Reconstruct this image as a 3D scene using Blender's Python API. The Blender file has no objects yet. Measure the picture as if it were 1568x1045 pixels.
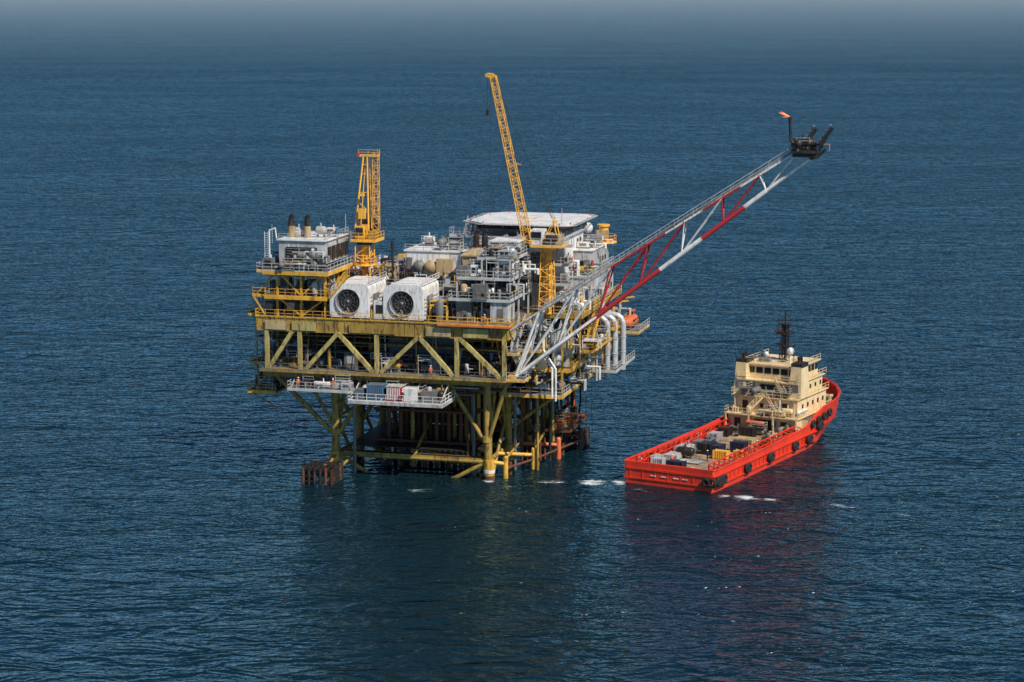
import bpy, math, random
from mathutils import Vector, Matrix
random.seed(7)
scn = bpy.context.scene
# ------------------------------------------------------------------ materials
def nt(m):
    m.use_nodes = True
    n = m.node_tree.nodes; l = m.node_tree.links
    return n, l, n["Principled BSDF"]
MATS = {}
def paint(name, col, rough=0.5, grime=0.35, rust=0.15, metal=0.0, gs=0.5):
    m = bpy.data.materials.new(name)
    n, l, b = nt(m)
    tc = n.new("ShaderNodeTexCoord")
    mp = n.new("ShaderNodeMapping"); mp.inputs["Scale"].default_value = (1, 1, 0.3)
    l.new(tc.outputs["Object"], mp.inputs["Vector"])
    n1 = n.new("ShaderNodeTexNoise"); n1.inputs["Scale"].default_value = gs; n1.inputs["Detail"].default_value = 4
    n1.inputs["Roughness"].default_value = 0.65
    n2 = n.new("ShaderNodeTexNoise"); n2.inputs["Scale"].default_value = 2.2; n2.inputs["Detail"].default_value = 3
    l.new(mp.outputs[0], n1.inputs["Vector"]); l.new(mp.outputs[0], n2.inputs["Vector"])
    r1 = n.new("ShaderNodeMapRange"); r1.inputs[1].default_value = 0.38; r1.inputs[2].default_value = 0.7
    r1.inputs[3].default_value = 0.0; r1.inputs[4].default_value = min(1, grime*1.3)
    l.new(n1.outputs["Fac"], r1.inputs[0])
    mx = n.new("ShaderNodeMix"); mx.data_type = 'RGBA'
    mx.inputs[6].default_value = (*col, 1)
    mx.inputs[7].default_value = (col[0]*0.33+0.02, col[1]*0.30+0.012, col[2]*0.28+0.008, 1)
    l.new(r1.outputs[0], mx.inputs[0])
    r2 = n.new("ShaderNodeMapRange"); r2.inputs[1].default_value = 0.53; r2.inputs[2].default_value = 0.65
    r2.inputs[3].default_value = 0.0; r2.inputs[4].default_value = min(1, rust*3.5)
    l.new(n2.outputs["Fac"], r2.inputs[0])
    m2 = n.new("ShaderNodeMix"); m2.data_type = 'RGBA'
    l.new(r2.outputs[0], m2.inputs[0]); l.new(mx.outputs[2], m2.inputs[6])
    m2.inputs[7].default_value = (0.14, 0.055, 0.025, 1)
    l.new(m2.outputs[2], b.inputs["Base Color"])
    b.inputs["Roughness"].default_value = rough
    b.inputs["Metallic"].default_value = metal
    MATS[name] = m
    return m
paint("white_paint", (0.82, 0.80, 0.76), 0.45, 0.34, 0.10)
paint("light_grey_paint", (0.52, 0.52, 0.50), 0.5, 0.6, 0.15)
paint("mid_grey_paint", (0.18, 0.185, 0.18), 0.55, 0.5, 0.18)
paint("galvanised_steel", (0.50, 0.50, 0.48), 0.5, 0.4, 0.05)
paint("dark_steel", (0.016, 0.016, 0.015), 0.5, 0.3, 0.12)
paint("yellow_paint", (0.80, 0.43, 0.045), 0.5, 0.45, 0.16)
paint("crane_yellow", (0.90, 0.46, 0.05), 0.5, 0.22, 0.08)
paint("ochre_paint", (0.44, 0.28, 0.05), 0.6, 0.65, 0.25)
paint("olive_paint", (0.52, 0.42, 0.14), 0.6, 0.65, 0.2)
paint("rust_steel", (0.14, 0.05, 0.022), 0.8, 0.6, 0.3)
paint("tan_paint", (0.50, 0.37, 0.19), 0.6, 0.45, 0.15)
paint("tarp_blue", (0.11, 0.15, 0.17), 0.7, 0.5, 0.02)
paint("blue_paint", (0.04, 0.18, 0.36), 0.5, 0.4, 0.05)
paint("red_paint", (0.50, 0.03, 0.035), 0.5, 0.3, 0.05)
paint("orange_paint", (0.70, 0.16, 0.05), 0.5, 0.3, 0.06)
paint("hull_red", (0.80, 0.045, 0.014), 0.4, 0.42, 0.06, gs=0.25)
paint("cream_paint", (0.82, 0.62, 0.34), 0.5, 0.28, 0.07)
paint("deck_wood", (0.40, 0.29, 0.19), 0.8, 0.75, 0.1)
paint("deck_grey", (0.15, 0.15, 0.14), 0.8, 0.6, 0.2)
paint("rubber", (0.012, 0.012, 0.013), 0.8, 0.2, 0.0)
paint("navy_paint", (0.02, 0.022, 0.05), 0.5, 0.3, 0.0)
paint("pipe_silver", (0.60, 0.61, 0.60), 0.38, 0.4, 0.10, 0.3)
paint("skin_tone", (0.42, 0.24, 0.16), 0.6, 0.1, 0.0)
m = bpy.data.materials.new("window_glass"); n, l, b = nt(m)
b.inputs["Base Color"].default_value = (0.012, 0.016, 0.02, 1); b.inputs["Roughness"].default_value = 0.12
MATS["window_glass"] = m
m = bpy.data.materials.new("flame"); n, l, b = nt(m)
b.inputs["Base Color"].default_value = (0.8, 0.2, 0.05, 1)
b.inputs["Emission Color"].default_value = (1.0, 0.22, 0.07, 1); b.inputs["Emission Strength"].default_value = 1.0
MATS["flame"] = m

# ------------------------------------------------------------------ mesh builder
class MB:
    def __init__(s, off=(0, 0, 0)):
        s.v = []; s.f = []; s.m = []; s.mats = []; s.sm = []; s.off = Vector(off)
    def mi(s, mat):
        if mat not in s.mats: s.mats.append(mat)
        return s.mats.index(mat)
    def add(s, vs, fs, mat, smooth=False):
        o = len(s.v); s.v += [Vector(v) for v in vs]
        k = s.mi(mat)
        for f in fs:
            s.f.append([i+o for i in f]); s.m.append(k); s.sm.append(smooth)
    def b2(s, x0, x1, y0, y1, z0, z1, mat):
        if x1 < x0: x0, x1 = x1, x0
        if y1 < y0: y0, y1 = y1, y0
        s.add([(x0,y0,z0),(x1,y0,z0),(x1,y1,z0),(x0,y1,z0),(x0,y0,z1),(x1,y0,z1),(x1,y1,z1),(x0,y1,z1)],
              [(0,3,2,1),(4,5,6,7),(0,1,5,4),(1,2,6,5),(2,3,7,6),(3,0,4,7)], mat)
    def box(s, c, d, mat):
        s.b2(c[0]-d[0]/2, c[0]+d[0]/2, c[1]-d[1]/2, c[1]+d[1]/2, c[2]-d[2]/2, c[2]+d[2]/2, mat)
    def frame(s, p, q):
        p = Vector(p); q = Vector(q); d = (q-p).normalized()
        up = Vector((0, 0, 1))
        if abs(d.z) > 0.98: up = Vector((0, 1, 0))
        a = d.cross(up).normalized(); b = a.cross(d).normalized()
        return p, q, a, b
    def tube(s, p, q, r, mat, n=8, r2=None):
        if r2 is None: r2 = r
        p, q, a, b = s.frame(p, q)
        vs = []
        for c, rr in ((p, r), (q, r2)):
            for i in range(n):
                t = 2*math.pi*i/n
                vs.append(c+a*math.cos(t)*rr+b*math.sin(t)*rr)
        s.add(vs, [(i, (i+1) % n, n+(i+1) % n, n+i) for i in range(n)], mat, True)
        s.add(vs[:n], [tuple(range(n-1, -1, -1))], mat); s.add(vs[n:], [tuple(range(n))], mat)
    def beam(s, p, q, w, h, mat):
        p, q, a, b = s.frame(p, q)
        vs = []
        for c in (p, q):
            for u, v in ((-1,-1),(1,-1),(1,1),(-1,1)):
                vs.append(c+a*u*w/2+b*v*h/2)
        s.add(vs, [(3,2,1,0),(4,5,6,7),(0,1,5,4),(1,2,6,5),(2,3,7,6),(3,0,4,7)], mat)
    def ibeam(s, p, q, w, h, mat, t=0.08):
        p, q, a, b = s.frame(p, q)
        s.beam(p, q, t, h-2*t, mat)
        s.beam(p+b*(h/2-t/2), q+b*(h/2-t/2), w, t, mat)
        s.beam(p-b*(h/2-t/2), q-b*(h/2-t/2), w, t, mat)
    def path(s, pts, r, mat, n=8):
        for i in range(len(pts)-1):
            s.tube(pts[i], pts[i+1], r, mat, n)
        for p in pts[1:-1]: s.ball(p, r*1.02, mat, 6, n)
    def ball(s, c, r, mat, nr=6, n=10, sz=1.0):
        vs = []; fs = []
        for j in range(nr+1):
            ph = math.pi*j/nr
            for i in range(n):
                t = 2*math.pi*i/n
                vs.append((c[0]+r*math.sin(ph)*math.cos(t), c[1]+r*math.sin(ph)*math.sin(t), c[2]+r*sz*math.cos(ph)))
        for j in range(nr):
            for i in range(n):
                fs.append((j*n+i, (j+1)*n+i, (j+1)*n+(i+1) % n, j*n+(i+1) % n))
        s.add(vs, fs, mat, True)
    def lathe(s, base, axis, prof, mat, n=14):
        p, q, a, b = s.frame(base, Vector(base)+Vector(axis))
        d = (q-p).normalized(); vs = []; fs = []
        for (t, r) in prof:
            for i in range(n):
                an = 2*math.pi*i/n
                vs.append(p+d*t+(a*math.cos(an)+b*math.sin(an))*max(r, 0.001))
        for j in range(len(prof)-1):
            for i in range(n):
                fs.append((j*n+i, j*n+(i+1) % n, (j+1)*n+(i+1) % n, (j+1)*n+i))
        s.add(vs, fs, mat, True)
    def vessel(s, p, axis, L, r, mat):
        s.lathe(p, axis, [(0, 0.0), (r*0.12, r*0.6), (r*0.35, r*0.92), (r*0.6, r), (L-r*0.6, r), (L-r*0.35, r*0.92), (L-r*0.12, r*0.6), (L, 0)], mat)
    def ring(s, c, axis, R, r, mat, n=18, k=6):
        p, q, a, b = s.frame(c, Vector(c)+Vector(axis)); d = (q-p).normalized()
        vs = []; fs = []
        for i in range(n):
            t = 2*math.pi*i/n; u = a*math.cos(t)+b*math.sin(t)
            for j in range(k):
                w = 2*math.pi*j/k
                vs.append(p+u*(R+r*math.cos(w))+d*r*math.sin(w))
        for i in range(n):
            for j in range(k):
                fs.append((i*k+j, ((i+1) % n)*k+j, ((i+1) % n)*k+(j+1) % k, i*k+(j+1) % k))
        s.add(vs, fs, mat, True)
    def rail(s, pts, mat="galvanised_steel", h=1.15, closed=False, w=0.07, kick=True):
        pts = [Vector(p) for p in pts]
        if closed: pts.append(pts[0])
        for i in range(len(pts)-1):
            a, b = pts[i], pts[i+1]; L = (b-a).length
            if L < 0.05: continue
            for hh in (h, h*0.52):
                s.beam(a+Vector((0,0,hh)), b+Vector((0,0,hh)), w, w, mat)
            if kick: s.beam(a+Vector((0,0,0.1)), b+Vector((0,0,0.1)), 0.03, 0.16, mat)
            k = max(1, int(round(L/1.6)))
            for j in range(k+1):
                p = a.lerp(b, j/k); s.beam(p, p+Vector((0,0,h)), w, w, mat)
    def floor(s, x0, x1, y0, y1, z, mat="deck_grey", edge="yellow_paint", eh=0.35, rails="", rm="galvanised_steel", t=0.1):
        s.b2(x0+.06, x1-.06, y0+.06, y1-.06, z-t, z, mat)
        s.b2(x0, x1, y0-.06, y0+.06, z-eh, z+.02, edge); s.b2(x0, x1, y1-.06, y1+.06, z-eh, z+.02, edge)
        s.b2(x0-.06, x0+.058, y0+.06, y1-.06, z-eh, z+.02, edge); s.b2(x1-.058, x1+.06, y0+.06, y1-.06, z-eh, z+.02, edge)
        if "f" in rails: s.rail([(x0,y0,z),(x1,y0,z)], rm)
        if "b" in rails: s.rail([(x0,y1,z),(x1,y1,z)], rm)
        if "l" in rails: s.rail([(x0,y0,z),(x0,y1,z)], rm)
        if "r" in rails: s.rail([(x1,y0,z),(x1,y1,z)], rm)
    def stairs(s, p, q, w, mat="galvanised_steel"):
        p = Vector(p); q = Vector(q); d = (q-p); hd = Vector((d.x, d.y, 0)).normalized(); sd = Vector((-hd.y, hd.x, 0))
        for k in (-1, 1):
            o = sd*k*w/2
            s.beam(p+o, q+o, 0.08, 0.28, mat)
            for hh in (0.6, 1.1): s.beam(p+o+Vector((0,0,hh)), q+o+Vector((0,0,hh)), 0.06, 0.06, mat)
            for j in range(0, 6):
                c = p.lerp(q, j/5)+o; s.beam(c, c+Vector((0,0,1.1)), 0.06, 0.06, mat)
        nst = max(3, int(abs(d.z)/0.25))
        for j in range(nst):
            c = p.lerp(q, (j+.5)/nst)
            s.beam(c-sd*w/2, c+sd*w/2, 0.26, 0.05, mat)
    def ladder(s, x, y, z0, z1, mat="galvanised_steel", ax='x', w=0.5, cage=True):
        dx, dy = (w/2, 0) if ax == 'x' else (0, w/2)
        s.beam((x-dx,y-dy,z0),(x-dx,y-dy,z1), .07, .07, mat); s.beam((x+dx,y+dy,z0),(x+dx,y+dy,z1), .07, .07, mat)
        z = z0+.3
        while z < z1: s.beam((x-dx,y-dy,z),(x+dx,y+dy,z), .05, .05, mat); z += .35
    def lattice(s, base, tip, wb, wt, mat, nseg=10, r=0.09, side=None, rb=None, sq=1.0, mats=None):
        base = Vector(base); tip = Vector(tip); d = (tip-base).normalized()
        side = Vector(side) if side else Vector((1, 0, 0))
        side = (side-d*side.dot(d)).normalized(); o = d.cross(side).normalized()
        rb = rb or r*0.6
        def c(i, k):
            t = i/nseg; w = wb*(1-t)+wt*t; u, v = ((-1,-1),(1,-1),(1,1),(-1,1))[k]
            return base.lerp(tip, t)+side*u*w/2+o*v*w/2*sq
        for i in range(nseg):
            mm = mats[i] if mats else mat
            for k in range(4):
                s.tube(c(i,k), c(i+1,k), r, mm, 5)
                k2 = (k+1) % 4
                if i % 2: s.tube(c(i,k), c(i+1,k2), rb, mm, 4)
                else: s.tube(c(i,k2), c(i+1,k), rb, mm, 4)
                s.tube(c(i,k), c(i,k2), rb, mm, 4)
        return c
    def house(s, x0, x1, y0, y1, z0, z1, mat="light_grey_paint", roof=None, win=True, ribs=True, doors=True, seed=0, lip=0.15):
        rnd = random.Random(seed)
        s.b2(x0, x1, y0, y1, z0, z1, mat)
        s.b2(x0-lip, x1+lip, y0-lip, y1+lip, z1+0.003, z1+0.18, roof or mat)
        if ribs:
            k = int((x1-x0)/1.3)
            for i in range(1, k):
                x = x0+(x1-x0)*i/k; s.b2(x-.04, x+.04, y0-.07, y0-.002, z0+.05, z1-.05, mat)
            k = int((y1-y0)/1.3)
            for i in range(1, k):
                y = y0+(y1-y0)*i/k; s.b2(x1+.002, x1+.07, y-.04, y+.04, z0+.05, z1-.05, mat)
        if win:
            zz = z0+1.2
            while zz+.9 < z1:
                x = x0+.8
                while x+1.0 < x1:
                    if rnd.random() < .55:
                        s.b2(x-.06, x+.86, y0-.09, y0-.004, zz-.06, zz+.76, "mid_grey_paint")
                        s.b2(x, x+.8, y0-.11, y0-.005, zz, zz+.7, "window_glass")
                    x += 2.0
                y = y0+.8
                while y+1.0 < y1:
                    if rnd.random() < .55:
                        s.b2(x1+.004, x1+.09, y-.06, y+.86, zz-.06, zz+.76, "mid_grey_paint")
                        s.b2(x1+.005, x1+.11, y, y+.8, zz, zz+.7, "window_glass")
                    y += 2.0
                zz += 2.8
        if doors:
            xd = x0+(x1-x0)*rnd.uniform(.3, .7)
            s.b2(xd, xd+.9, y0-.12, y0-.006, z0+.1, z0+2.1, "mid_grey_paint")
            yd = y0+(y1-y0)*rnd.uniform(.3, .7)
            s.b2(x1+.006, x1+.12, yd, yd+.9, z0+.1, z0+2.1, "mid_grey_paint")
    def clutter(s, x0, x1, y0, y1, z, num, hmax=2.4, seed=0, pal=None):
        R = random.Random(seed)
        pal = pal or ["light_grey_paint","white_paint","mid_grey_paint","galvanised_steel","mid_grey_paint","dark_steel","yellow_paint","tan_paint","pipe_silver","dark_steel"]
        for i in range(num):
            x = R.uniform(x0, x1); y = R.uniform(y0, y1); t = R.random(); mt = R.choice(pal)
            if t < .2:
                r = R.uniform(.3, .7); L = R.uniform(1.4, 3.5)
                ax = (1,0,0) if R.random() < .6 else (0,1,0)
                zc = z+r+.5
                s.vessel((x-ax[0]*L/2, y-ax[1]*L/2, zc), ax, L, r, mt)
                for k in (-.3, .3): s.box((x+ax[0]*L*k, y+ax[1]*L*k, z+.35), (.3, .3, .7), "mid_grey_paint")
                s.tube((x, y, zc+r*.8), (x, y, zc+r+.5), .12, mt, 6)
            elif t < .38:
                r = R.uniform(.25, .6); h = R.uniform(1.2, max(1.3, hmax))
                s.vessel((x, y, z+.2), (0,0,1), h, min(r, h*.4), mt)
                s.tube((x, y, z), (x, y, z+.5), r*.7, "mid_grey_paint", 8)
                s.tube((x+r, y, z+h*.6), (x+r+.7, y, z+h*.6), .09, mt, 6)
            elif t < .62:
                sx, sy, h = R.uniform(.7, 2.4), R.uniform(.6, 1.8), R.uniform(.7, hmax*.85)
                s.box((x, y, z+.12), (sx+.3, sy+.3, .2), "ochre_paint" if R.random() < .4 else "mid_grey_paint")
                s.box((x, y, z+.22+h/2), (sx, sy, h), mt)
                s.box((x, y-sy/2-.03, z+.2+h*.55), (sx*.6, .05, h*.5), R.choice(["mid_grey_paint","dark_steel","galvanised_steel"]))
                s.box((x+sx/2+.03, y, z+.2+h*.5), (.05, sy*.6, h*.5), R.choice(["mid_grey_paint","light_grey_paint"]))
                if R.random() < .6: s.tube((x+sx*.2, y, z+h), (x+sx*.2, y, z+h+.7), .12, R.choice(pal), 6)
            elif t < .85:
                h = R.uniform(.6, hmax); L = R.uniform(1.5, 4.5)
                ax = Vector((1,0,0)) if R.random() < .6 else Vector((0,1,0)); r = R.uniform(.08, .2)
                for k in range(R.randint(1, 3)):
                    o = Vector((0, .45*k, 0)) if ax.x else Vector((.45*k, 0, 0))
                    a = Vector((x, y, z+h))+o
                    s.path([Vector((a.x, a.y, z)), a, a+ax*L, Vector(((a+ax*L).x, (a+ax*L).y, z))], r, mt, 6)
                    s.tube(a+ax*L*.4-Vector((0,0,r*2)), a+ax*L*.4+Vector((0,0,r*2+.3)), r*1.6, R.choice(["red_paint","mid_grey_paint","blue_paint"]) if R.random()<.4 else mt, 6)
            else:
                sx, sy, h = R.uniform(1.5, 2.8), R.uniform(1.2, 2.4), R.uniform(min(1.2, hmax), max(1.3, hmax))
                for u in (-1, 1):
                    for v in (-1, 1): s.beam((x+u*sx/2, y+v*sy/2, z), (x+u*sx/2, y+v*sy/2, z+h), .12, .12, mt)
                s.box((x, y, z+h), (sx+.1, sy+.1, .1), mt)
                s.vessel((x-sx*.4, y, z+h*.5), (1,0,0), sx*.8, min(.5, h*.3), R.choice(pal))
                s.rail([(x-sx/2,y-sy/2,z+h),(x+sx/2,y-sy/2,z+h),(x+sx/2,y+sy/2,z+h)], "galvanised_steel", .9, kick=False)
    def make(s, name, parent=None):
        me = bpy.data.meshes.new(name)
        me.from_pydata([v-s.off for v in s.v], [], s.f)
        for mt in s.mats: me.materials.append(MATS[mt])
        me.polygons.foreach_set("material_index", s.m)
        me.polygons.foreach_set("use_smooth", s.sm)
        me.update()
        ob = bpy.data.objects.new(name, me); scn.collection.objects.link(ob)
        if parent: ob.parent = parent
        return ob
def root(name, loc, rz):
    e = bpy.data.objects.new(name, None); scn.collection.objects.link(e)
    e.location = loc; e.rotation_euler = (0, 0, rz); e.empty_display_size = 2
    return e

RZ = math.radians(-15); RO = Vector((-3.9, -1, 0)); RM = Matrix.Translation(RO) @ Matrix.Rotation(RZ, 4, 'Z')
rig = root("offshore_oil_platform", RO, RZ)
Y="yellow_paint"; O="ochre_paint"; OL="olive_paint"; G="galvanised_steel"; W="white_paint"; LG="light_grey_paint"; MG="mid_grey_paint"; DK="dark_steel"; CY="crane_yellow"

# ------------------------------------------------------------------ jacket
j = MB()
LX = (0.0, -24.8); LY = (0, 12, 24, 36)
for ix, lx in enumerate(LX):
    for ly in LY:
        s_ = 0.4 if ix == 0 else -0.4
        j.tube((lx+s_, ly, -6), (lx, ly, 15.5), .62, O, 14)
        j.tube((lx+s_, ly, -6), (lx+s_*.85, ly, 3.2), .85, Y, 14)
        j.tube((lx+s_, ly, -5), (lx+s_*.97, ly, .7), .88, "rust_steel", 14)
        j.tube((lx+s_*.9, ly, 1.1), (lx+s_*.9, ly, 1.6), .92, W if ly == 0 and ix == 0 else O, 14)
        j.tube((lx, ly, 6.0), (lx, ly, 6.9), .82, O, 14)
        sx = 1 if ix == 0 else -1
        if ix == 1:
            j.tube((lx, ly, 5.5), (-35.2, ly, 15.4), .36, O, 10)
            j.tube((lx, ly, 6.5), (-30, ly, 15.4), .28, O, 10)
        elif ly > 0:
            j.tube((lx, ly, 5.5), (9.5, ly, 12.7), .34, O, 10)
            j.tube((lx, ly, 7), (5, ly, 15.4), .28, O, 10)
        else:
            j.tube((lx, ly, 5.5), (3.6, ly-2, 15.4), .34, O, 10)
        j.tube((lx, ly, 5.5), (lx-sx*6.5, ly, 15.4), .34, O, 10)
        if ly > 0: j.tube((lx, ly, 5.5), (lx, ly-6, 15.4), .32, O, 10)
        if ly < 36: j.tube((lx, ly, 5.5), (lx, ly+6, 15.4), .32, O, 10)
for z, r in ((2.8, .36), (8.6, .24)):
    for ly in LY: 
        if z < 5 or ly > 0: j.tube((0, ly, z), (-24.8, ly, z), r, O, 10)
    for lx in LX: j.tube((lx, 0, z), (lx, 36, z), r, O, 10)
for ly in LY:
    j.tube((0, ly, 2.8), (-12.4, ly, -4), .35, O, 8); j.tube((-24.8, ly, 2.8), (-12.4, ly, -4), .35, O, 8)
for a in range(3):
    j.tube((0, LY[a], 2.8), (-24.8, LY[a+1], 2.8), .26, O, 8)
    j.tube((0, LY[a], -3), (0, LY[a+1], 8.6), .28, O, 8); j.tube((-24.8, LY[a+1], -3), (-24.8, LY[a], 8.6), .28, O, 8)
j.floor(-23.5, -1, -.2, 1.2, 3.3, DK, O, .25, "", O)
j.b2(-23.5,-1,1.4,17,3.9,4.05,DK)  # dark plate added to keep the space under the deck dark
j.tube((-12,0,3),(-12,12,8.6),.25,O,8)
j.make("jacket", rig)
c = MB()
R = random.Random(3)
for i in range(8):
    for k in range(5):
        x = -18.0+i*2.0; y = 6+k*3.2
        c.tube((x, y, -4), (x, y, 15.5), .36, "rust_steel" if R.random() < .85 else O, 10)
for z in (4.5, 9.5):
    for k in range(6): c.beam((-20, 4.4+k*3.2, z), (-3, 4.4+k*3.2, z), .3, .4, "rust_steel")
    for i in range(5): c.beam((-19.5+i*4, 4.4, z-.4), (-19.5+i*4, 20, z-.4), .3, .4, "rust_steel")
for (x, y) in ((-21.5,-.8),(-3.5,1.5),(-2.6,1.6),(2,14),(2.2,16),(2,27),(-22.5,6),(2.4,8)):
    c.tube((x, y, -4), (x, y, 16), .25, R.choice([O, "rust_steel", MG]), 8)
for k in range(12):
    x=R.uniform(1.2,6.5); y=R.uniform(8,34); c.tube((x+R.uniform(-.5,.8), y, -4), (x, y, 13 if y<27 else 16), R.uniform(.14,.3), R.choice([O, "rust_steel", DK, "rust_steel", MG]), 8)
c.b2(-21,-2,21.5,21.7,4,15.5,"rust_steel")  # wall behind the conductors, added for darkness under the deck
c.make("well_conductors", rig)
bl = MB()
def landing(x0, x1, y0, y1, zt, mat):
    for z in (.4, zt*.55, zt):
        bl.beam((x0,y0,z),(x1,y0,z),.3,.3,mat); bl.beam((x0,y1,z),(x1,y1,z),.3,.3,mat)
        bl.beam((x0,y0,z),(x0,y1,z),.3,.3,mat); bl.beam((x1,y0,z),(x1,y1,z),.3,.3,mat)
    k = int((x1-x0)/.9)
    for i in range(k+1):
        x = x0+(x1-x0)*i/k
        bl.tube((x,y0,-2),(x,y0,zt+.3),.26,mat if i%4 else "rust_steel",8); bl.beam((x,y0,zt),(x,y1,zt),.18,.18,mat)
    k = int((y1-y0)/.9)
    for i in range(k+1):
        y = y0+(y1-y0)*i/k
        bl.tube((x1,y,-2),(x1,y,zt+.3),.26,mat if i%4 else "rust_steel",8); bl.tube((x0,y,-2),(x0,y,zt+.3),.2,mat,8)
    bl.b2(x0+.2,x1-.2,y0+.2,y1-.2,zt-.5,zt-.35,DK)
landing(-26.8,-22.2,-10.0,-5.0,2.3,DK); landing(6.0,9.0,26,31,2.4,DK)
bl.beam((-24.4,-5,2.0),(-24.8,0,2.8),.3,.3,O); bl.beam((-26.4,-5,1.2),(-25,0,2.0),.3,.3,O); bl.beam((-22.4,-5,1.8),(-22,0,2.8),.25,.25,O)
bl.rail([(-26.8,-10,2.3),(-22.2,-10,2.3),(-22.2,-5,2.3)],DK,.9,kick=False)
P=[(2.6,1.5),(5.2,9),(7.2,17.5),(9.0,25.5)]
for i,(x,y) in enumerate(P):
    mt=[Y,Y,"orange_paint","rust_steel"][i]
    bl.tube((x,y,-4),(x,y,3.2),.42,mt,10); bl.ball((x,y,3.2),.42,mt)
    bl.tube((x,y,2.3),(0,max(0,y-3),2.9),.32,mt,8)
    bl.tube((x-.1,y+3,-4),(x-.1,y+3,2.0),.35,"rust_steel",8)
for i in range(3): 
    bl.tube((*P[i],1.6),(*P[i+1],1.6),.2,"rust_steel",8)
    bl.tube((*P[i],3.0),(P[i+1][0]-2,P[i+1][1]-2,4.5),.2,O,8)
for k in range(9):
    x=3.5+k*.55; y=12+k*2.2
    bl.path([(x,y,13),(x+.1,y,7+R.uniform(-2,2)),(x+R.uniform(-.6,1.2),y+.5,5),(x+R.uniform(0,1),y+.5,-3)],.17,R.choice(["rust_steel",O,DK,"rust_steel","orange_paint"]),6)
bl.floor(4,9,18,30,4.6,DK,"rust_steel",.3,"fr","rust_steel")
bl.clutter(4.5,8.5,18.5,29,4.6,16,2.2,5,["rust_steel",O,DK,"orange_paint",MG])
bl.make("boat_landing", rig)

# ------------------------------------------------------------------ decks
d = MB()
d.b2(-35.9,3.7,-2.4,42,16.3,16.5,"deck_grey")
def girder(p,q,h,mat,w=.35):
    p=Vector(p);q=Vector(q);z=Vector((0,0,h/2))
    d.ibeam(p-z,q-z,w,h,mat,.12)
    L=(q-p).length;k=int(L/1.6)
    for i in range(k+1):
        c=p.lerp(q,i/k)-z; d.box(c,(.3 if abs((q-p).x)<.1 else .06,.06 if abs((q-p).x)<.1 else .3,h-.25),mat)
for y in (-2.5,42): girder((-36,y,16.55),(3.8,y,16.55),1.25,O)
for x in (-36,3.8): girder((x,-2.5,16.545),(x,42,16.545),1.24,O)
for x in range(-32,4,4): d.ibeam((x,-2.3,15.7),(x,41.8,15.7),.3,.9,O)
for y in (2,8,14,20,26,32,38): d.ibeam((-35.8,y,15.6),(3.6,y,15.6),.3,.8,O)
d.b2(-36.9,3.9,-2.4,42,24.5,24.7,"deck_grey")
for y in (-2.5,42): girder((-37,y,24.75),(4,y,24.75),2.2,O)
for x in (-37,4): girder((x,-2.5,24.745),(x,42,24.745),2.19,O)
for x in range(-33,4,4): d.ibeam((x,-2.3,23.9),(x,41.8,23.9),.3,1.0,O)
for (a,b_,mm) in ((-35.5,-31.8,"tan_paint"),(-31,-27,OL),(-21.5,-14,O),(-9,-5,"tan_paint"),(-3,1,OL)):
    d.b2(a,b_,-2.86,-2.72,22.8,24.2,mm)
def tr(p,q,w=.55,mat=OL): d.beam(p,q,w,w,mat)
zt,zb=22.6,16.5
for yy in (-2.5,42):
    for x in (-35.3,-29.8,-17.1,-4.1,3.5): tr((x,yy,zb),(x,yy,zt),.6)
    for a,b_ in ((-31.0,-35.0),(-23.4,-28.9),(-23.4,-17.7),(-10.2,-16.5),(-10.2,-4.7),(-3.6,2.9)):
        tr((a,yy,zt),(b_,yy,zb+.1),.62)
for x in (3.8,-36):
    for y in (4,10,16,22,28,34,40): tr((x,y,zb),(x,y,zt),.5)
    for k in range(3):
        tr((x,4+12*k,zb),(x,10+12*k,zt),.45); tr((x,16+12*k,zb),(x,10+12*k,zt),.45)
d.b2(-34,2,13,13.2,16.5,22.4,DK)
d.b2(-16.4,-5.5,1.5,1.7,17.0,22.2,"tarp_blue")
for i in range(8): d.b2(-16.3+i*1.5,-16.2+i*1.5,1.38,1.5,17,22.2,MG)
d.b2(-33,-24.5,2.5,2.7,17.0,21.4,DK)
d.floor(-36,4,-4.0,-2.75,16.55,"deck_grey",O,.3,"")
d.rail([(-36,-4,16.55),(4,-4,16.55)],MG,1.1,w=.05)
d.rail([(-37,-2.7,24.77),(4,-2.7,24.77)],Y)
d.rail([(-37.1,-2.7,24.77),(-37.1,42,24.77)],Y)
d.floor(-20.2,-5,-7.5,-.6,13.0,"deck_grey",LG,.5,"flr",W)
d.floor(-31,-20.4,-5.2,-1,13.9,"deck_grey",G,.3,"fl",G)
for x in (-19.8,-15,-10,-5.4): d.beam((x,-7.2,13),(x,-2.6,15.4),.16,.16,G); d.beam((x,-2.7,12.8),(x,-2.7,15.4),.2,.2,O); d.beam((x,-.8,12.8),(x,-.8,15.4),.2,.2,O)
for x in (-30.5,-26,-21): d.beam((x,-5,13.9),(x,-2.6,15.5),.15,.15,G)
d.b2(-17.5,-14.8,-6.6,-4.4,13.02,15.3,"blue_paint"); d.b2(-14.3,-12.0,-6.5,-4.6,13.02,15.2,"red_paint")
for i in range(8): d.b2(-14.2+i*.28,-14.08+i*.28,-6.57,-6.5,13.2,15.1,W)
for i in range(9): d.b2(-17.4+i*.3,-17.3+i*.3,-6.68,-6.6,13.1,15.2,"tarp_blue")
d.b2(-17.6,-14.7,-6.65,-4.3,15.3,15.42,"tarp_blue"); d.b2(-14.4,-11.9,-6.6,-4.5,15.2,15.32,LG)
d.b2(-11.8,-9.6,-6.3,-4.6,13.02,15.0,W); d.b2(-9,-6.5,-5.5,-2.5,13.02,14.6,MG); d.b2(-19.4,-18,-6.6,-5,13.02,14.6,"tarp_blue")
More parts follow.
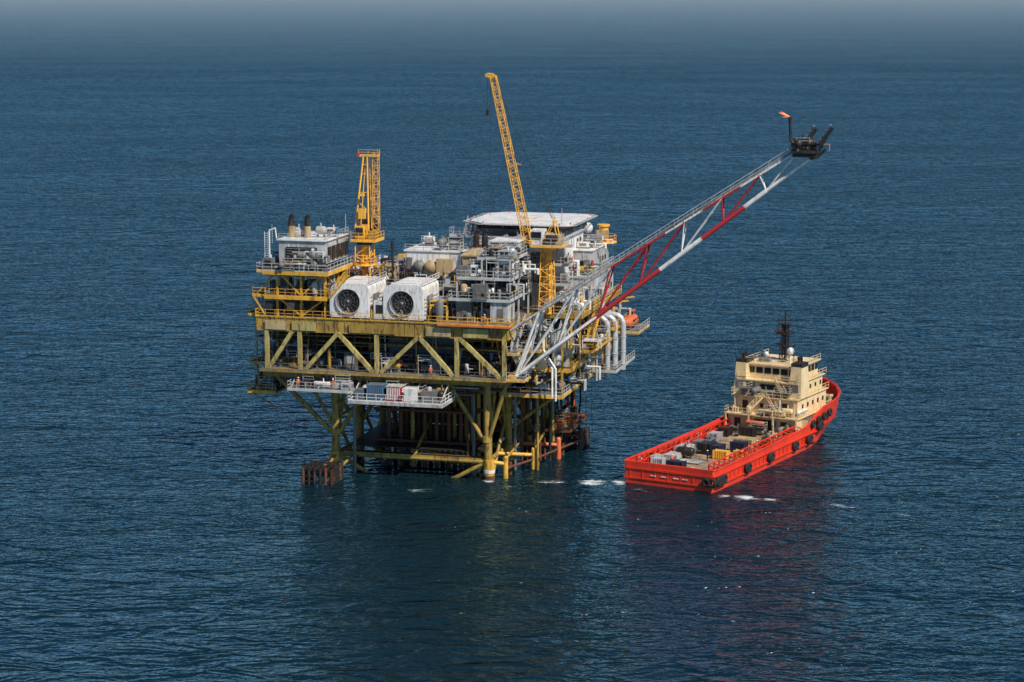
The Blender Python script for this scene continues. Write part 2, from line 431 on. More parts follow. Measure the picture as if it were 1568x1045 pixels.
d.clutter(-19,-6,-4.5,-1.5,13.02,14,2,11); d.clutter(-30,-21,-4.4,-1.6,13.92,14,1.5,12,[W,LG,MG,DK,G])
d.floor(1,11,4,27,13.0,"deck_grey",Y,.45,"fr",G)
d.floor(3.9,11.5,8,42,16.55,"deck_grey",Y,.5,"fr",Y)
d.floor(3.9,8.2,1,24,20.6,"deck_grey",Y,.35,"fr",G)
d.floor(4.1,12.2,12,42,24.75,"deck_grey",O,.7,"fr",Y)
d.floor(8,14.5,27,40,20.4,"deck_grey",Y,.4,"fr",Y)
d.floor(11,15,25,40,13.5,"deck_grey",G,.3,"fr",G)
d.floor(11.6,13.6,14,30,18.6,"deck_grey",Y,.3,"fr",Y)
for y in (5,11,17,23,27,33,40):
    d.beam((10.8 if y<28 else 11.3,y,13.0),(10.8 if y<28 else 11.3,y,24),.28,.28,Y if y%2 else LG)
    d.beam((3.9,y,13),(10.8,y,16.4),.2,.2,O)
    d.beam((3.9,y,20),(11.6,y+.5,24),.22,.22,LG)
    d.beam((11.5,y,16.5),(13.4,y,18.5),.16,.16,Y)
d.clutter(4.5,10.2,5,26,13.02,50,2.6,13); d.clutter(4.6,10.8,9,40,16.57,70,3.4,14); d.clutter(4.4,7.6,2,23,20.62,36,3.0,15)
d.clutter(8.5,13,28,39,20.42,20,2.8,16); d.clutter(11.8,13.2,15,29,18.62,10,1.6,17,[Y,LG,W,MG])
d.stairs((5.5,1.5,16.6),(8.8,7.5,20.6),1.0); d.stairs((9.4,9,20.6),(9.4,15,24.7),1.0); d.stairs((10.4,10,13),(10.4,16,16.5),1.0,Y)
d.stairs((12.4,16,18.6),(12.4,24,24.6),1.0,Y); d.stairs((11.8,30,13.5),(11.8,36,18),1.0,Y)
d.stairs((4.6,-1.2,20.6),(4.6,4.2,24.7),.9,G); d.stairs((4.6,4.4,16.5),(4.6,-1.2,20.6),.9,W)
d.floor(4.0,6.8,-3.2,1,16.56,"deck_grey",Y,.3,"fr",G); d.floor(4.1,5.6,-3,-1,20.6,"deck_grey",Y,.3,"fr",G)
for (x0,y0,y1,z,m_) in ((-41,3,16,11.6,Y),(-40,2,18,16.5,Y),(-39,2,14,20.5,G),(-39.5,0,16,24.74,Y)):
    d.floor(x0,-36.2 if z<24 else -37.2,y0,y1,z,"deck_grey",m_,.35,"fl",G if m_==G else Y)
    d.clutter(x0+.7,-36.9,y0+.7,y1-1,z+.02,14,3.0,int(z),[MG,DK,LG,G,"tarp_blue",O])
    d.beam((x0+.2,y0+.2,z),(-36,y0+.2,z-2.6),.18,.18,O)
for y in (3,9,15): d.beam((-39.2,y,11.6),(-39.2,y,24.6),.2,.2,O); d.beam((-36,y,15.4),(-41,y,11.5),.2,.2,O)
d.ladder(-39,1.9,16.5,24.7)
d.clutter(-34,2.5,-1.3,5,16.52,80,3.8,21,[MG,DK,LG,MG,"tarp_blue",G,O,"deck_grey"])
d.clutter(-34,2.5,5,12,16.52,50,5.0,22,[MG,DK,DK,MG,"tarp_blue",O])
for i in range(10):
    z=17.5+i*.5; d.tube((-35,R.uniform(-1,3),z),(3,R.uniform(-1,3),z),R.uniform(.08,.2),R.choice([MG,DK,O,G]),6)
for i in range(24):
    x=R.uniform(-35,3); d.tube((x,R.uniform(-2,2),16.5),(x,R.uniform(-2,2),22.4),R.uniform(.06,.16),R.choice([MG,LG,O,DK]),6)
for i in range(26):
    y=R.uniform(-1,8); z=R.uniform(12.6,15); x=R.uniform(-34,-4); d.tube((x,y,z),(x+R.uniform(4,16),y,z),R.uniform(.08,.25),R.choice([O,G,MG,"rust_steel"]),6)
for i in range(40):
    x=R.uniform(-33,3); y=R.uniform(0,30); d.tube((x,y,R.uniform(9.5,13)),(x,y,15.5),R.uniform(.06,.2),R.choice([O,MG,"rust_steel",DK]),6)
for (x,y,r) in ((-30,4,.9),(-9,5,1.0),(-2,4,.8),(-22,6,.9)): d.vessel((x-2.5,y,13.6),(1,0,0),5,r,MG)
d.make("decks", rig)

# ------------------------------------------------------------------ topsides
t = MB()
for x in (-34,-30,-26):
    for y in (-1,5,11): t.beam((x,y,24.7),(x,y,32),.35,.35,Y)
t.floor(-35.8,-25.4,-2,12,28.0,"deck_grey",Y,.5,"flr",Y)
t.floor(-36,-25.2,-2.2,12.2,32.0,"deck_grey",Y,.6,"flr",G)
for (a,b_) in (((-34,-1,32),(-37.5,-1,28)),((-26,-1,28),(-22.8,-1,32)),((-30,-1,28),(-26,-1,31.8)),((-26,5,28),(-26,11,31.8)),((-26,-1,31.8),(-26,5,28)),((-30,-1,28),(-33.8,-1,31.8)),((-30,-1,24.8),(-26.2,-1,27.6)),((-30,-1,24.8),(-33.8,-1,27.6))): t.beam(a,b_,.25,.25,Y)
t.house(-34,-26.3,0,11,33.0,36.6,LG,W,False,True,False,3,.3)
for x in (-33.9,-30.2,-26.4): t.beam((x,0,32),(x,0,33),.3,.3,LG); t.beam((x,10.8,32),(x,10.8,33),.3,.3,LG)
t.b2(-32.8,-27.6,-.15,-.05,33.5,35.6,DK)
for i in range(5): t.b2(-32.7,-27.7,-.3,-.16,33.7+i*.4,33.8+i*.4,MG)
for i in range(5): t.b2(-26.2,-26.05,1+i*2,2.3+i*2,33.5,35.6,DK)
t.clutter(-32.6,-27.8,-.9,-.5,33.4,8,1.6,35,[MG,LG,DK])
t.clutter(-35,-26,-1.4,10,28.02,44,3.4,31,[MG,DK,LG,G,"tan_paint",DK,"rust_steel"]); t.clutter(-35,-26,-1,10,24.8,40,2.9,32,[MG,DK,LG,O,DK,"rust_steel",W])
t.clutter(-35.4,-34.4,-1.6,10,32.02,8,2.6,33); t.clutter(-33.5,-27,-1.6,-.8,32.02,10,1.0,33)
t.clutter(-33.5,-27,1,10,36.8,8,.8,34,[W,LG,MG])
t.rail([(-34,0,36.8),(-26.3,0,36.8),(-26.3,11,36.8)],G,.9,kick=False)
for x in (-33.0,-30.3):
    t.tube((x,3,36.7),(x,3,38.6),.55,"tan_paint",12); t.tube((x,3,38.6),(x,3,39.4),.5,DK,12); t.path([(x,3,39.3),(x,3,39.9),(x+.35,3.0,40.3)],.42,DK,12)
t.ladder(-35.7,-1.0,28,38.0,W,'x',.6); t.path([(-35.2,-1,32),(-35.2,-1,38.2),(-34.2,-1,38.6),(-34.0,-1,37)],.12,W,8)
t.floor(-38,-35.9,-1.5,8,28.0,"deck_grey",Y,.3,"fl",Y); t.beam((-38,-1.5,28),(-36,-1.5,24.9),.2,.2,Y)
t.floor(-37,-36,-2.2,2,32.0,"deck_grey",Y,.3,"fl",G)
t.stairs((-25,-1.7,28),(-21.9,-1.7,31.6),.9,Y)
t.stairs((-24.6,6,24.7),(-24.6,1,28),.9,Y)
def cooler(x0,x1,y0,y1,z0,z1):
    ch=1.5
    pr=[(x0,z0)]
    for k in range(7): a=math.pi-k*math.pi/12; pr.append((x0+ch+ch*math.cos(a), z1-ch+ch*math.sin(a)))
    for k in range(7): a=math.pi/2-k*math.pi/12; pr.append((x1-ch*.7+ch*.7*math.cos(a), z1-ch*.7+ch*.7*math.sin(a)))
    pr.append((x1,z0)); n_=len(pr)
    def ringf(y,mat):
        cx=(x0+x1)/2-.15; cz=z0+2.55; rr=1.95; K=48
        vs=[];
        def outer(a):
            best=1e9
            dx,dz=math.cos(a),math.sin(a)
            for i in range(n_):
                ax_,az=pr[i]; bx,bz=pr[(i+1)%n_]
                ex,ez=bx-ax_,bz-az; den=dx*ez-dz*ex
                if abs(den)<1e-9: continue
                tt=((ax_-cx)*ez-(az-cz)*ex)/den; uu=((ax_-cx)*dz-(az-cz)*dx)/den
                if tt>0 and -1e-6<=uu<=1+1e-6: best=min(best,tt)
            return (cx+dx*best,y,cz+dz*best)
        for k in range(K):
            a=2*math.pi*k/K; vs.append((cx+rr*math.cos(a),y,cz+rr*math.sin(a))); vs.append(outer(a))
        t.add(vs,[(2*k,2*k+1,(2*k+3)%(2*K),(2*k+2)%(2*K)) for k in range(K)],mat)
        return cx,cz,rr
    cx,cz,rr=ringf(y0,W)
    vs=[(x,y0,z) for x,z in pr]+[(x,y1,z) for x,z in pr]
    t.add(vs,[(i,i+1,n_+i+1,n_+i) for i in range(n_-1)],W)
    t.add([(x,y1,z) for x,z in pr],[tuple(range(n_))],LG)
    for k in range(3):
        y=y0+1.5+k*(y1-y0-3)/2
        for i in range(1,n_-2):
            t.beam((pr[i][0],y,pr[i][1]),(pr[i+1][0],y,pr[i+1][1]),.08,.06,LG)
    t.lathe((cx,y0-.25,cz),(0,1,0),[(0,rr+.12),(.0,rr),(1.2,rr-.05),(1.25,0)],MG,36)
    t.ring((cx,y0-.2,cz),(0,1,0),rr+.05,.09,LG,36)
    t.b2(cx-rr,cx+rr,y0+1.1,y0+1.2,cz-rr,cz+rr,"rust_steel")
    for k in range(9):
        a=2*math.pi*k/9; u=Vector((math.cos(a),0,math.sin(a))); v=Vector((-math.sin(a),0,math.cos(a)))
        c0=Vector((cx,y0+.55,cz))
        t.add([c0+u*.35-v*.14,c0+u*1.8-v*.35+Vector((0,.12,0)),c0+u*1.8+v*.25,c0+u*.35+v*.14+Vector((0,-.1,0))],[(0,1,2,3)],DK)
    for k in range(12):
        a=2*math.pi*k/12; t.beam((cx,y0-.1,cz),(cx+rr*math.cos(a),y0-.1,cz+rr*math.sin(a)),.03,.03,MG)
    for q in (.6,1.1,1.6): t.ring((cx,y0-.1,cz),(0,1,0),q,.02,MG,28,4)
    t.ball((cx,y0-.05,cz),.3,MG)
    for i in range(5): t.b2(x1+.003,x1+.1,y0+.8,y1-.8,z0+.7+i*.6,z0+.9+i*.6,LG)
    t.b2(x1+.12,x1+.3,y0+2,y0+4.4,z0+.4,z0+3.6,MG)
    for q in range(4): t.b2(x0+.1+q*1.9,x0+.25+q*1.9,y0-.06,y0-.002,z0,z0+.5,LG)
cooler(-25.0,-18.6,-1.8,7,25.0,30.4); cooler(-16.2,-9.8,-1.8,7,25.0,30.5)
t.clutter(-18.2,-16.6,-1.5,6,24.75,12,4.5,41); t.clutter(-9.2,-6.6,-1.2,8,24.75,20,3.6,42); t.clutter(-25,-5,8,11.5,24.75,40,5.0,43)
t.rail([(-18.6,-1.6,30.4),(-18.6,7,30.4)],G,.9); t.rail([(-9.8,-1.6,30.5),(-9.8,7,30.5)],W,.9)
t.floor(-24,-5.5,9,24,28.6,"deck_grey",G,.4,"fl",G)
t.clutter(-23,-18,9.6,22,28.62,22,3.2,44); t.clutter(-17.5,-6,9.4,11.4,28.62,14,2.4,45)
t.house(-17,-7.6,12,23,29.2,34.0,W,W,False,False,True,5,.2)
for i in range(5): t.b2(-16.8+i*1.85,-16.72+i*1.85,11.93,11.998,29.3,33.9,LG); 
t.b2(-11.5,-9.0,11.0,12.0,30,33,"tan_paint"); t.lathe((-12.6,11.0,31.6),(0,1,0),[(0,0),(0,1.0),(1,1.1)],"tan_paint",18); t.lathe((-14.6,11.2,31.6),(0,1,0),[(0,0),(0,.9),(.8,1.0)],MG,18)
t.b2(-16.6,-15.8,11.7,12,30,33,MG); t.b2(-7.58,-7.4,13,16,30,32.6,MG); t.b2(-7.58,-7.4,18,21,30,33,LG)
t.clutter(-16,-8.5,13,22,34.2,8,.7,46,[W,LG,MG]); t.rail([(-17,12,34.2),(-7.6,12,34.2),(-7.6,23,34.2)],G,.9,kick=False)
t.path([(-18.3,9.5,24.7),(-18.3,9.5,35.8)],.2,DK,8); t.tube((-18.3,9.5,34.6),(-18.3,9.5,35.8),.28,DK,8)
t.beam((-20.4,9.4,28.6),(-20.4,9.4,31.4),.25,.25,Y); t.beam((-20.4,9.4,31.4),(-19.0,8.6,32.6),.2,.25,Y); t.beam((-21.6,9.6,30.2),(-20.4,9.4,31.6),.18,.2,Y)
for z,x0,x1,y0,y1 in ((28.4,-6,3.8,-.5,13),(31.6,-5,3.8,.6,13),(34.6,-2,3.8,1.6,13)):
    t.floor(x0,x1,y0,y1,z,"deck_grey",G,.3,"flr",G)
for x in (-5,-1,3.5):
    for y in (.8,6,12): t.beam((x,y,24.7),(x,y,34.5 if x>-2 else 31.5),.24,.24,LG)
t.floor(-7,4.4,-3.4,-.6,24.8,"deck_grey","orange_paint",.25,"fr",Y)
t.house(.6,3.4,-.2,4,25.0,28.0,LG,W,False,True,True,7,.05); t.house(-5,-2.6,.4,4,25.0,27.8,MG,LG,True,False,True,8,.05)
PL=[MG,LG,W,DK,G,DK,MG,"pipe_silver","tan_paint","deck_grey"]
t.clutter(-5.5,.3,-.1,8,24.8,30,3.0,51,PL); t.clutter(-5.2,3.2,.2,11,28.42,54,2.7,52,PL); t.clutter(-4.4,3.2,1.4,11,31.62,48,2.6,53,PL)
t.house(.8,3.6,2,6,31.7,34.2,W,LG,True,False,True,9,.1); t.house(-1.2,3.2,6.5,12,34.7,36.6,LG,W,True,True,True,10,.2)
t.clutter(-1.6,3.4,1.9,6,34.62,16,1.6,54,PL)
t.house(-6.2,-2.2,8,13,31.8,34.0,"tan_paint","tan_paint",False,True,False,11,.3)
t.add([(-6.4,7.8,34.2),(-2,7.8,34.2),(-2,13.2,34.2),(-6.4,13.2,34.2),(-5,9.4,35.2),(-3.4,9.4,35.2),(-3.4,11.6,35.2),(-5,11.6,35.2)],[(0,1,5,4),(1,2,6,5),(2,3,7,6),(3,0,4,7),(4,5,6,7)],"tan_paint")
for x in (-4.5,-3.1):
    t.tube((x,10,35),(x,10,37),.5,DK,12); t.path([(x,10,36.9),(x,10,37.6),(x+.4,10,38.0)],.4,DK,12)
for x in (-1.0,1.2): t.path([(x,13,28),(x,13,36.5),(x+.8,13,36.9)],.3,"pipe_silver",10)
t.house(-7,8,17.5,31,24.8,36.0,W,W,True,False,True,12,.25)
t.floor(-9,9.5,15.5,17.4,32.2,"deck_grey",G,.3,"flr",G); t.floor(-9,9.5,15.5,17.4,29.0,"deck_grey",G,.3,"flr",G); t.floor(-7,9.6,15.8,17.4,35.2,"deck_grey",G,.3,"fr",G)
t.clutter(-8.4,9,15.9,17,32.22,14,1.8,55,[W,LG,MG]); t.clutter(-8.4,9,15.9,17,29.02,14,1.8,56)
t.b2(3.0,6.4,14.8,17.3,34.2,37.1,W); t.b2(-7,-3,17.0,17.48,33,35,MG)
t.house(5.5,11.6,19,38,24.85,29.6,LG,LG,True,True,True,13,.2); t.house(8.1,11.2,24,36,29.9,33.4,LG,W,True,True,True,14,.2)
t.rail([(5.5,19,29.8),(11.6,19,29.8),(11.6,38,29.8)],G)
t.clutter(5.8,11,19.5,23.5,29.8,14,2.4,57); t.clutter(8.4,10.8,25,35,33.6,8,1.4,58,[W,LG,MG]); t.clutter(4.6,11.4,12.6,18.5,24.8,30,3.4,59,[W,LG,Y,MG,G])
t.clutter(-35,-8,24,40,24.75,80,6.0,60); t.clutter(-24,-18,22,30,28.6,12,3,61)
t.house(-32,-25,16,30,24.8,29.5,LG,W,True,True,True,15)
t.tube((10.3,36,29.8),(10.3,36,36.2),.85,CY,16); t.tube((10.3,36,36.2),(10.3,36,36.5),1.1,CY,16)
t.lathe((10.3,36,33.4),(0,0,1),[(0,.8),(0,2.3),(.25,2.3),(.25,.8)],CY,12)
ps=[(10.3+2.2*math.cos(a*math.pi/4),36+2.2*math.sin(a*math.pi/4),33.65) for a in range(8)]; t.rail(ps,CY,1.1,True)
t.b2(9.2,11.4,34.9,35.2,34,35.6,"tan_paint")
t.tube((8.2,33,33.5),(8.2,33,35.4),.12,LG,8); t.ball((8.2,33,36.2),.95,W,8,14)
for k,(x,y) in enumerate(((13.2,26.5),(14.2,28.0),(15.1,30.0))):
    pts=[(x-3,y,22.2)]+[(x-1.6+1.6*math.sin(a),y,20.6+1.6*math.cos(a)+.0) for a in [math.radians(q) for q in (0,25,50,75,90)]]
    t.path(pts+[(x,y,12.4+k*.3)],.5,"pipe_silver",14)
    for z in (14,16,18.5): t.ring((x,y,z),(0,0,1),.52,.07,LG,14,4)
for k in range(2): t.path([(12.0+k*1.4,24.0+k*8,20),(12.0+k*1.4,24+k*8,12)],.16,LG,8)
t.path([(11,27,12.6),(12.3,26.3,9),(12.4,26.2,7)],.04,DK,4); t.path([(10.8,25,12.6),(11.2,24.6,3)],.04,DK,4); t.path([(9.8,25,12.6),(10.2,24.6,4)],.04,DK,4)
t.vessel((8.0,3.2,17.2),(0,0,1),7.6,.75,"cream_paint"); t.vessel((9.6,12,17),(0,0,1),5.0,.6,"tan_paint"); t.vessel((12.0,33,17),(0,0,1),5.5,.6,LG)
for k in range(18):
    x=R.uniform(4.3,11); y=R.uniform(0,26); z0=R.choice([13,16.6]); t.path([(x,y,z0),(x,y,z0+R.uniform(3,8)),(x-2,y,z0+8)],R.uniform(.08,.18),R.choice([W,LG,Y,"pipe_silver",MG]),6)
for (x,y,z,h) in ((-35.5,1,36,3),(-26,9,37,3),(-9,21,34,4),(3,9,36.5,3.5),(7.5,18,36,5),(-6.5,18,36,3.5),(11,30,33,4),(9,24,33,3)):
    t.tube((x,y,z),(x,y,z+h),.05,LG,5)
t.make("topside_modules", rig)

# ------------------------------------------------------------------ helideck
h = MB()
hx,hy,hz=.4,25.0,38.4; A=8.7; C=3.0
oc=[(-A+C,-A),(A-C*.5,-A),(A,-A+C*.5),(A,A-C*.5),(A-C*.5,A),(-A+C,A),(-A,A-C),(-A,-A+C)]
h.add([(hx+x,hy+y,hz) for x,y in oc]+[(hx+x,hy+y,hz-.3) for x,y in oc],[tuple(range(8)),tuple(range(15,7,-1))]+[(i,8+i,8+(i+1)%8,(i+1)%8) for i in range(8)],W)
oc2=[(x*1.11,y*1.11) for x,y in oc]
for i in range(8):
    a=oc[i];b_=oc[(i+1)%8];a2=oc2[i];b2_=oc2[(i+1)%8]
    h.beam((hx+a2[0],hy+a2[1],hz-.1),(hx+b2_[0],hy+b2_[1],hz-.1),.1,.1,LG)
    for q in (.35,.7):
        h.beam((hx+a[0]+(a2[0]-a[0])*q,hy+a[1]+(a2[1]-a[1])*q,hz-.18),(hx+b_[0]+(b2_[0]-b_[0])*q,hy+b_[1]+(b2_[1]-b_[1])*q,hz-.18),.06,.06,LG)
    for k in range(14):
        q=k/13; h.beam((hx+a[0]+(b_[0]-a[0])*q,hy+a[1]+(b_[1]-a[1])*q,hz-.25),(hx+a2[0]+(b2_[0]-a2[0])*q,hy+a2[1]+(b2_[1]-a2[1])*q,hz-.08),.06,.06,LG)
h.ring((hx,hy,hz+.0),(0,0,1),4.2,.03,Y,40,4)
for x in (-.9,.9): h.b2(hx+x-.2,hx+x+.2,hy-1.6,hy+1.6,hz+.004,hz+.012,Y)
h.b2(hx-.69,hx+.69,hy-.2,hy+.2,hz+.004,hz+.012,Y)
for x in (-7.0,-2.5,2.5,7.0): h.ibeam((hx+x,hy-8.0,hz-.7),(hx+x,hy+8.0,hz-.7),.3,.75,MG)
for y in (-7,-2,3,7): h.ibeam((hx-8,hy+y,hz-1.35),(hx+8,hy+y,hz-1.35),.3,.55,MG)
for x in (-6,0,6):
    for y in (-6.5,0,5.5): h.tube((hx+x,hy+y,36),(hx+x,hy+y,hz-1.1),.2,LG,8)
    h.tube((hx+x,hy-7,32.2),(hx+x*1.2,hy-8.0,hz-1.2),.16,LG,8)
h.stairs((-8,16,35.2),(-8.5,21,37.9),1.0)
h.floor(-10.6,-7,15.5,18,36.4,"deck_grey",G,.3,"fl",G)
for x,y in oc: h.ball((hx+x*.98,hy+y*.98,hz+.12),.14,"red_paint",4,6)
h.make("helideck", rig)

# ------------------------------------------------------------------ cranes
def crane_root(name, base):
    base=Vector(base); return root(name, RM @ base, RZ), MB(base)
cr, c = crane_root("pedestal_crane",(-23.5,11,24.7))
bx,by=-23.5,11
c.tube((bx,by,24.7),(bx,by,35),.6,CY,14)
c.lattice((bx,by,24.8),(bx,by,35),2.6,2.4,CY,6,.12)
c.lathe((bx,by,31.6),(0,0,1),[(0,.6),(0,2.0),(.2,2.0),(.2,.6)],CY,12)
c.rail([(bx+1.95*math.cos(a*math.pi/4),by+1.95*math.sin(a*math.pi/4),31.8) for a in range(8)],CY,1.1,True)
c.tube((bx,by,35),(bx,by,35.7),1.25,DK,18)
c.floor(bx-1.9,bx+2.3,by-1.6,by+3,35.8,CY,CY,.3,"flr",CY)
c.b2(bx-1.1,bx+.3,by-1.4,by+1.6,35.9,38.0,CY); c.b2(bx-1.0,bx+.2,by-1.52,by-1.41,36.7,37.8,"window_glass")
c.b2(bx+.9,bx+2.1,by-1,by+1.8,35.9,37.2,O); c.b2(bx-1.7,bx-1.15,by+.5,by+2.6,35.9,37.2,DK)
c.b2(bx-1.2,bx+1.4,by+1.7,by+3.2,36.2,38.0,DK)
c.tube((bx-1.1,by+2.1,38.6),(bx+1.1,by+2.1,38.6),.45,DK,12)
for s_ in (-1,1):
    c.tube((bx-.25+s_*1.15,by-.6,37.4),(bx-.25+s_*.3,by+1.5,49.2),.15,CY,6)
    c.tube((bx-.25+s_*.95,by+1.6,37.4),(bx-.25+s_*.3,by+2.6,49.2),.11,CY,6)
for i in range(8):
    q=i/8; q2=(i+1)/8
    w=1.15*(1-q)+.3*q; w2=1.15*(1-q2)+.3*q2; y1_=by-.6+2.1*q; y2_=by-.6+2.1*q2; z1_=37.4+11.8*q; z2_=37.4+11.8*q2
    if i in (0,2,4,6,7): c.tube((bx-.25-w,y1_,z1_),(bx-.25+w,y1_,z1_),.07,CY,5)
    sg=1 if i%2 else -1
    if i<3: c.tube((bx-.25-w*sg,y1_,z1_),(bx-.25+w2*sg,y2_,z2_),.06,CY,5)
c.b2(bx-1.3,bx+1.9,by+1.3,by+2.4,49.0,49.3,CY)
c.lattice((bx+1.35,by+2.0,37.2),(bx+1.35,by+2.0,49.6),.9,.9,CY,12,.055,rb=.035)
c.rail([(bx-1.3,by+1.3,49.3),(bx+1.9,by+1.3,49.3),(bx+1.9,by+2.4,49.3)],CY,.8,kick=False,w=.05)
c.b2(bx-1.5,bx-1.15,by+.9,by+1.4,49.0,49.6,"red_paint")
c.b2(bx-.7,bx+.4,by-1.0,by-.4,39.2,40.8,CY); c.b2(bx-.6,bx+.2,by-.8,by-.3,42.8,43.2,CY)
for x in (-.5,.5): c.tube((bx+x,by-.3,39),(bx+x*.5,by+1.5,49),.025,DK,4)
c.make("crane_structure",cr)
cr, c = crane_root("pedestal_crane",(6.8,12,24.7))
bx,by=6.8,12
c.tube((bx,by,24.7),(bx,by,35.0),.55,CY,14)
c.lattice((bx-.2,by,26),(bx-.2,by,35.4),2.2,1.6,CY,8,.1)
c.tube((bx,by,35),(bx,by,35.7),1.2,CY,18)
c.floor(bx-2.4,bx+2.6,by-2.2,by+2.6,35.8,CY,CY,.3,"fr",G)
c.b2(bx-2.6,bx-.6,by-1.6,by+1.2,35.9,38.2,W); c.b2(bx-2.4,bx-.8,by-1.72,by-1.61,36.8,37.9,"window_glass"); c.b2(bx-2.72,bx-2.61,by-1.3,by+.6,36.8,37.9,"window_glass")
c.b2(bx-.2,bx+2.0,by-1.2,by+2.2,35.9,37.3,"tan_paint"); c.tube((bx,by-1.6,37),(bx+1.8,by-1.6,37),.5,DK,12)
ft=Vector((3.9,10.2,36.3)); tp=Vector((-1.3,8.6,62.2))
cc=c.lattice(ft,tp,1.3,.85,"crane_yellow",26,.075,(1,0,0),.04)
c.lattice(tp,tp+Vector((-.9,0,.25)),.7,.5,CY,1,.1,(0,1,0))
c.tube(tp+Vector((-.9,-.3,0.2)),tp+Vector((-.9,.3,0.2)),.35,CY,10); c.b2(tp.x-.9,tp.x+.4,tp.y-.4,tp.y+.4,tp.z-.1,tp.z+.25,CY)
c.beam((ft.x,ft.y,ft.z),(bx-.5,by,36),.5,.6,CY)
for s_ in (-1,1):
    c.beam((bx+1.8,by+s_*1.1,36),(bx+1.0,by+s_*.8,39.6),.16,.16,CY); c.beam((bx-1.0,by+s_*1.1,36),(bx+1.0,by+s_*.8,39.6),.13,.13,CY)
    c.tube((bx+1,by+s_*.7,39.5),tp+Vector((0,s_*.3,0)),.03,DK,4)
    c.tube((bx+1,by+s_*.4,39.5),ft.lerp(tp,.55)+Vector((.4,s_*.3,0)),.025,DK,4)
c.tube((bx+1,by-.9,39.5),(bx+1,by+.9,39.5),.2,CY,8)
c.beam(ft.lerp(tp,.47)+Vector((.5,-.3,.3)),ft.lerp(tp,.47)+Vector((1.6,-.3,.1)),.12,.12,CY)
c.tube(tp+Vector((-.95,0,0)),tp+Vector((-.95,0,-5.2)),.03,DK,4); c.b2(tp.x-1.15,tp.x-.75,tp.y-.2,tp.y+.2,tp.z-6.0,tp.z-5.2,DK)
c.tube(tp+Vector((-.5,0,0)),(-1.8,8.6,40.5),.025,DK,4)
c.make("crane_structure",cr)

# ------------------------------------------------------------------ flare boom
fr, f = crane_root("flare_boom",(5.5,0,17))
RD="red_paint"
lb=Vector((5.0,0,16.8)); lt=Vector((49.3,0,51.2)); ua=Vector((8.7,0,27.0)); ut=Vector((47.6,0,52.3))
N=14
def colr(q): return W if q<.2 else RD if q<.47 else W if q<.64 else RD if q<.81 else W
for i in range(N):
    q,q2=i/N,(i+1)/N; mt=colr((i+.5)/N)
    a=lb.lerp(lt,q); b_=lb.lerp(lt,q2); w=1.7*(1-q)+.75*q; w2=1.7*(1-q2)+.75*q2
    f.tube(a,b_,.36 if q<.8 else .28,mt,10)
    for s_ in (-1,1):
        u1=ua.lerp(ut,q)+Vector((0,s_*w,0)); u2=ua.lerp(ut,q2)+Vector((0,s_*w2,0))
        f.tube(u1,u2,.16,mt if q>.25 else LG,8)
        if i%2==0:
            f.tube(a,u1,.13,mt,6); f.tube(a,ua.lerp(ut,min(1,(i+2)/N))+Vector((0,s_*w2,0)),.13,mt,6)
        f.rail([u1+Vector((0,s_*.2,.1)),u2+Vector((0,s_*.2,.1))],G,1.1,kick=False,w=.06)
    um=ua.lerp(ut,q); um2=ua.lerp(ut,q2)
    f.tube(um+Vector((0,-w,0)),um+Vector((0,w,0)),.11,mt,6)
    f.beam(um+Vector((0,0,.12)),um2+Vector((0,0,.12)),1.1,.06,G)
    f.tube(um+Vector((0,.5,.35)),um2+Vector((0,.5,.35)),.16,"rust_steel" if 3<i<12 else MG,8)
    f.tube(um+Vector((0,-.4,.3)),um2+Vector((0,-.4,.3)),.1,LG,6)
for s_ in (-1,1):
    f.tube((4.2,s_*1.7,24),ua+Vector((0,s_*1.7,0)),.22,LG,8); f.tube((5.0,s_*1.7,16.8),ua+Vector((0,s_*1.7,0)),.24,W,8)
    f.tube((7.6,s_*2.0,20.5),ua+Vector((0,s_*1.7,0)),.14,LG,8); f.tube((5,s_*1.7,16.8),(10.5,s_*1.1,21.1),.24,W,8)
    f.tube((10.5,s_*1.1,21.1),lb.lerp(lt,.3),.24,W,8)
f.tube((5,-1.7,16.8),(5,1.7,16.8),.3,W,8); f.b2(4,5.2,-2.3,2.3,16.52,17.1,Y)
f.floor(46.8,50.6,-2,2,52.4,DK,DK,.3,"flr",DK); f.b2(47,50.4,-1.8,1.8,51.5,52.0,DK)
f.clutter(47.3,50,-1.4,1.4,52.4,8,1.0,71,[DK,DK,MG,"rust_steel"])
for (x,z) in ((48.7,53.2),(51.1,53.4)):
    for s_ in (-1,1):
        f.beam((x-.6,s_*.8,52.0),(x+.7,s_*.8,54.6),.16,.3,DK)
    p0=Vector((x-.2,0,z)); p1=Vector((x+1.5,0,z+2.5))
    f.beam(p0,p1,2.0,.5,DK)
    for k in range(5): f.beam(p0.lerp(p1,k/4)+Vector((-.25,0,.25)),p0.lerp(p1,k/4)+Vector((-.45,0,.4)),2.1,.06,MG)
f.path([(48,-.4,52.5),(47.2,-.4,52.9),(46.5,-.4,54.0),(46.4,-.4,57.2)],.22,DK,10); f.tube((46.4,-.4,56.6),(46.4,-.4,57.3),.3,DK,10)
f.path([(49,.2,51),(50.6,.2,51.6),(51.6,.2,52.6)],.2,DK,8)
f.make("boom_structure",fr)
fl=MB((5.5,0,17))
fl.lathe((46.3,-.4,57.35),(-.85,0,.3),[(0,.06),(.3,.11),(.7,.13),(1.1,.09),(1.5,.06),(1.7,.01)],"flame",8); fl.lathe((46.0,-.4,57.5),(-.9,.1,.5),[(0,.02),(.4,.08),(.9,.05),(1.2,.0)],"flame",7); fl.lathe((46.2,-.4,57.3),(-.9,.1,-.05),[(0,.02),(.4,.06),(.8,.04),(1.1,.0)],"flame",7)
fl.make("flare_flame",fr)

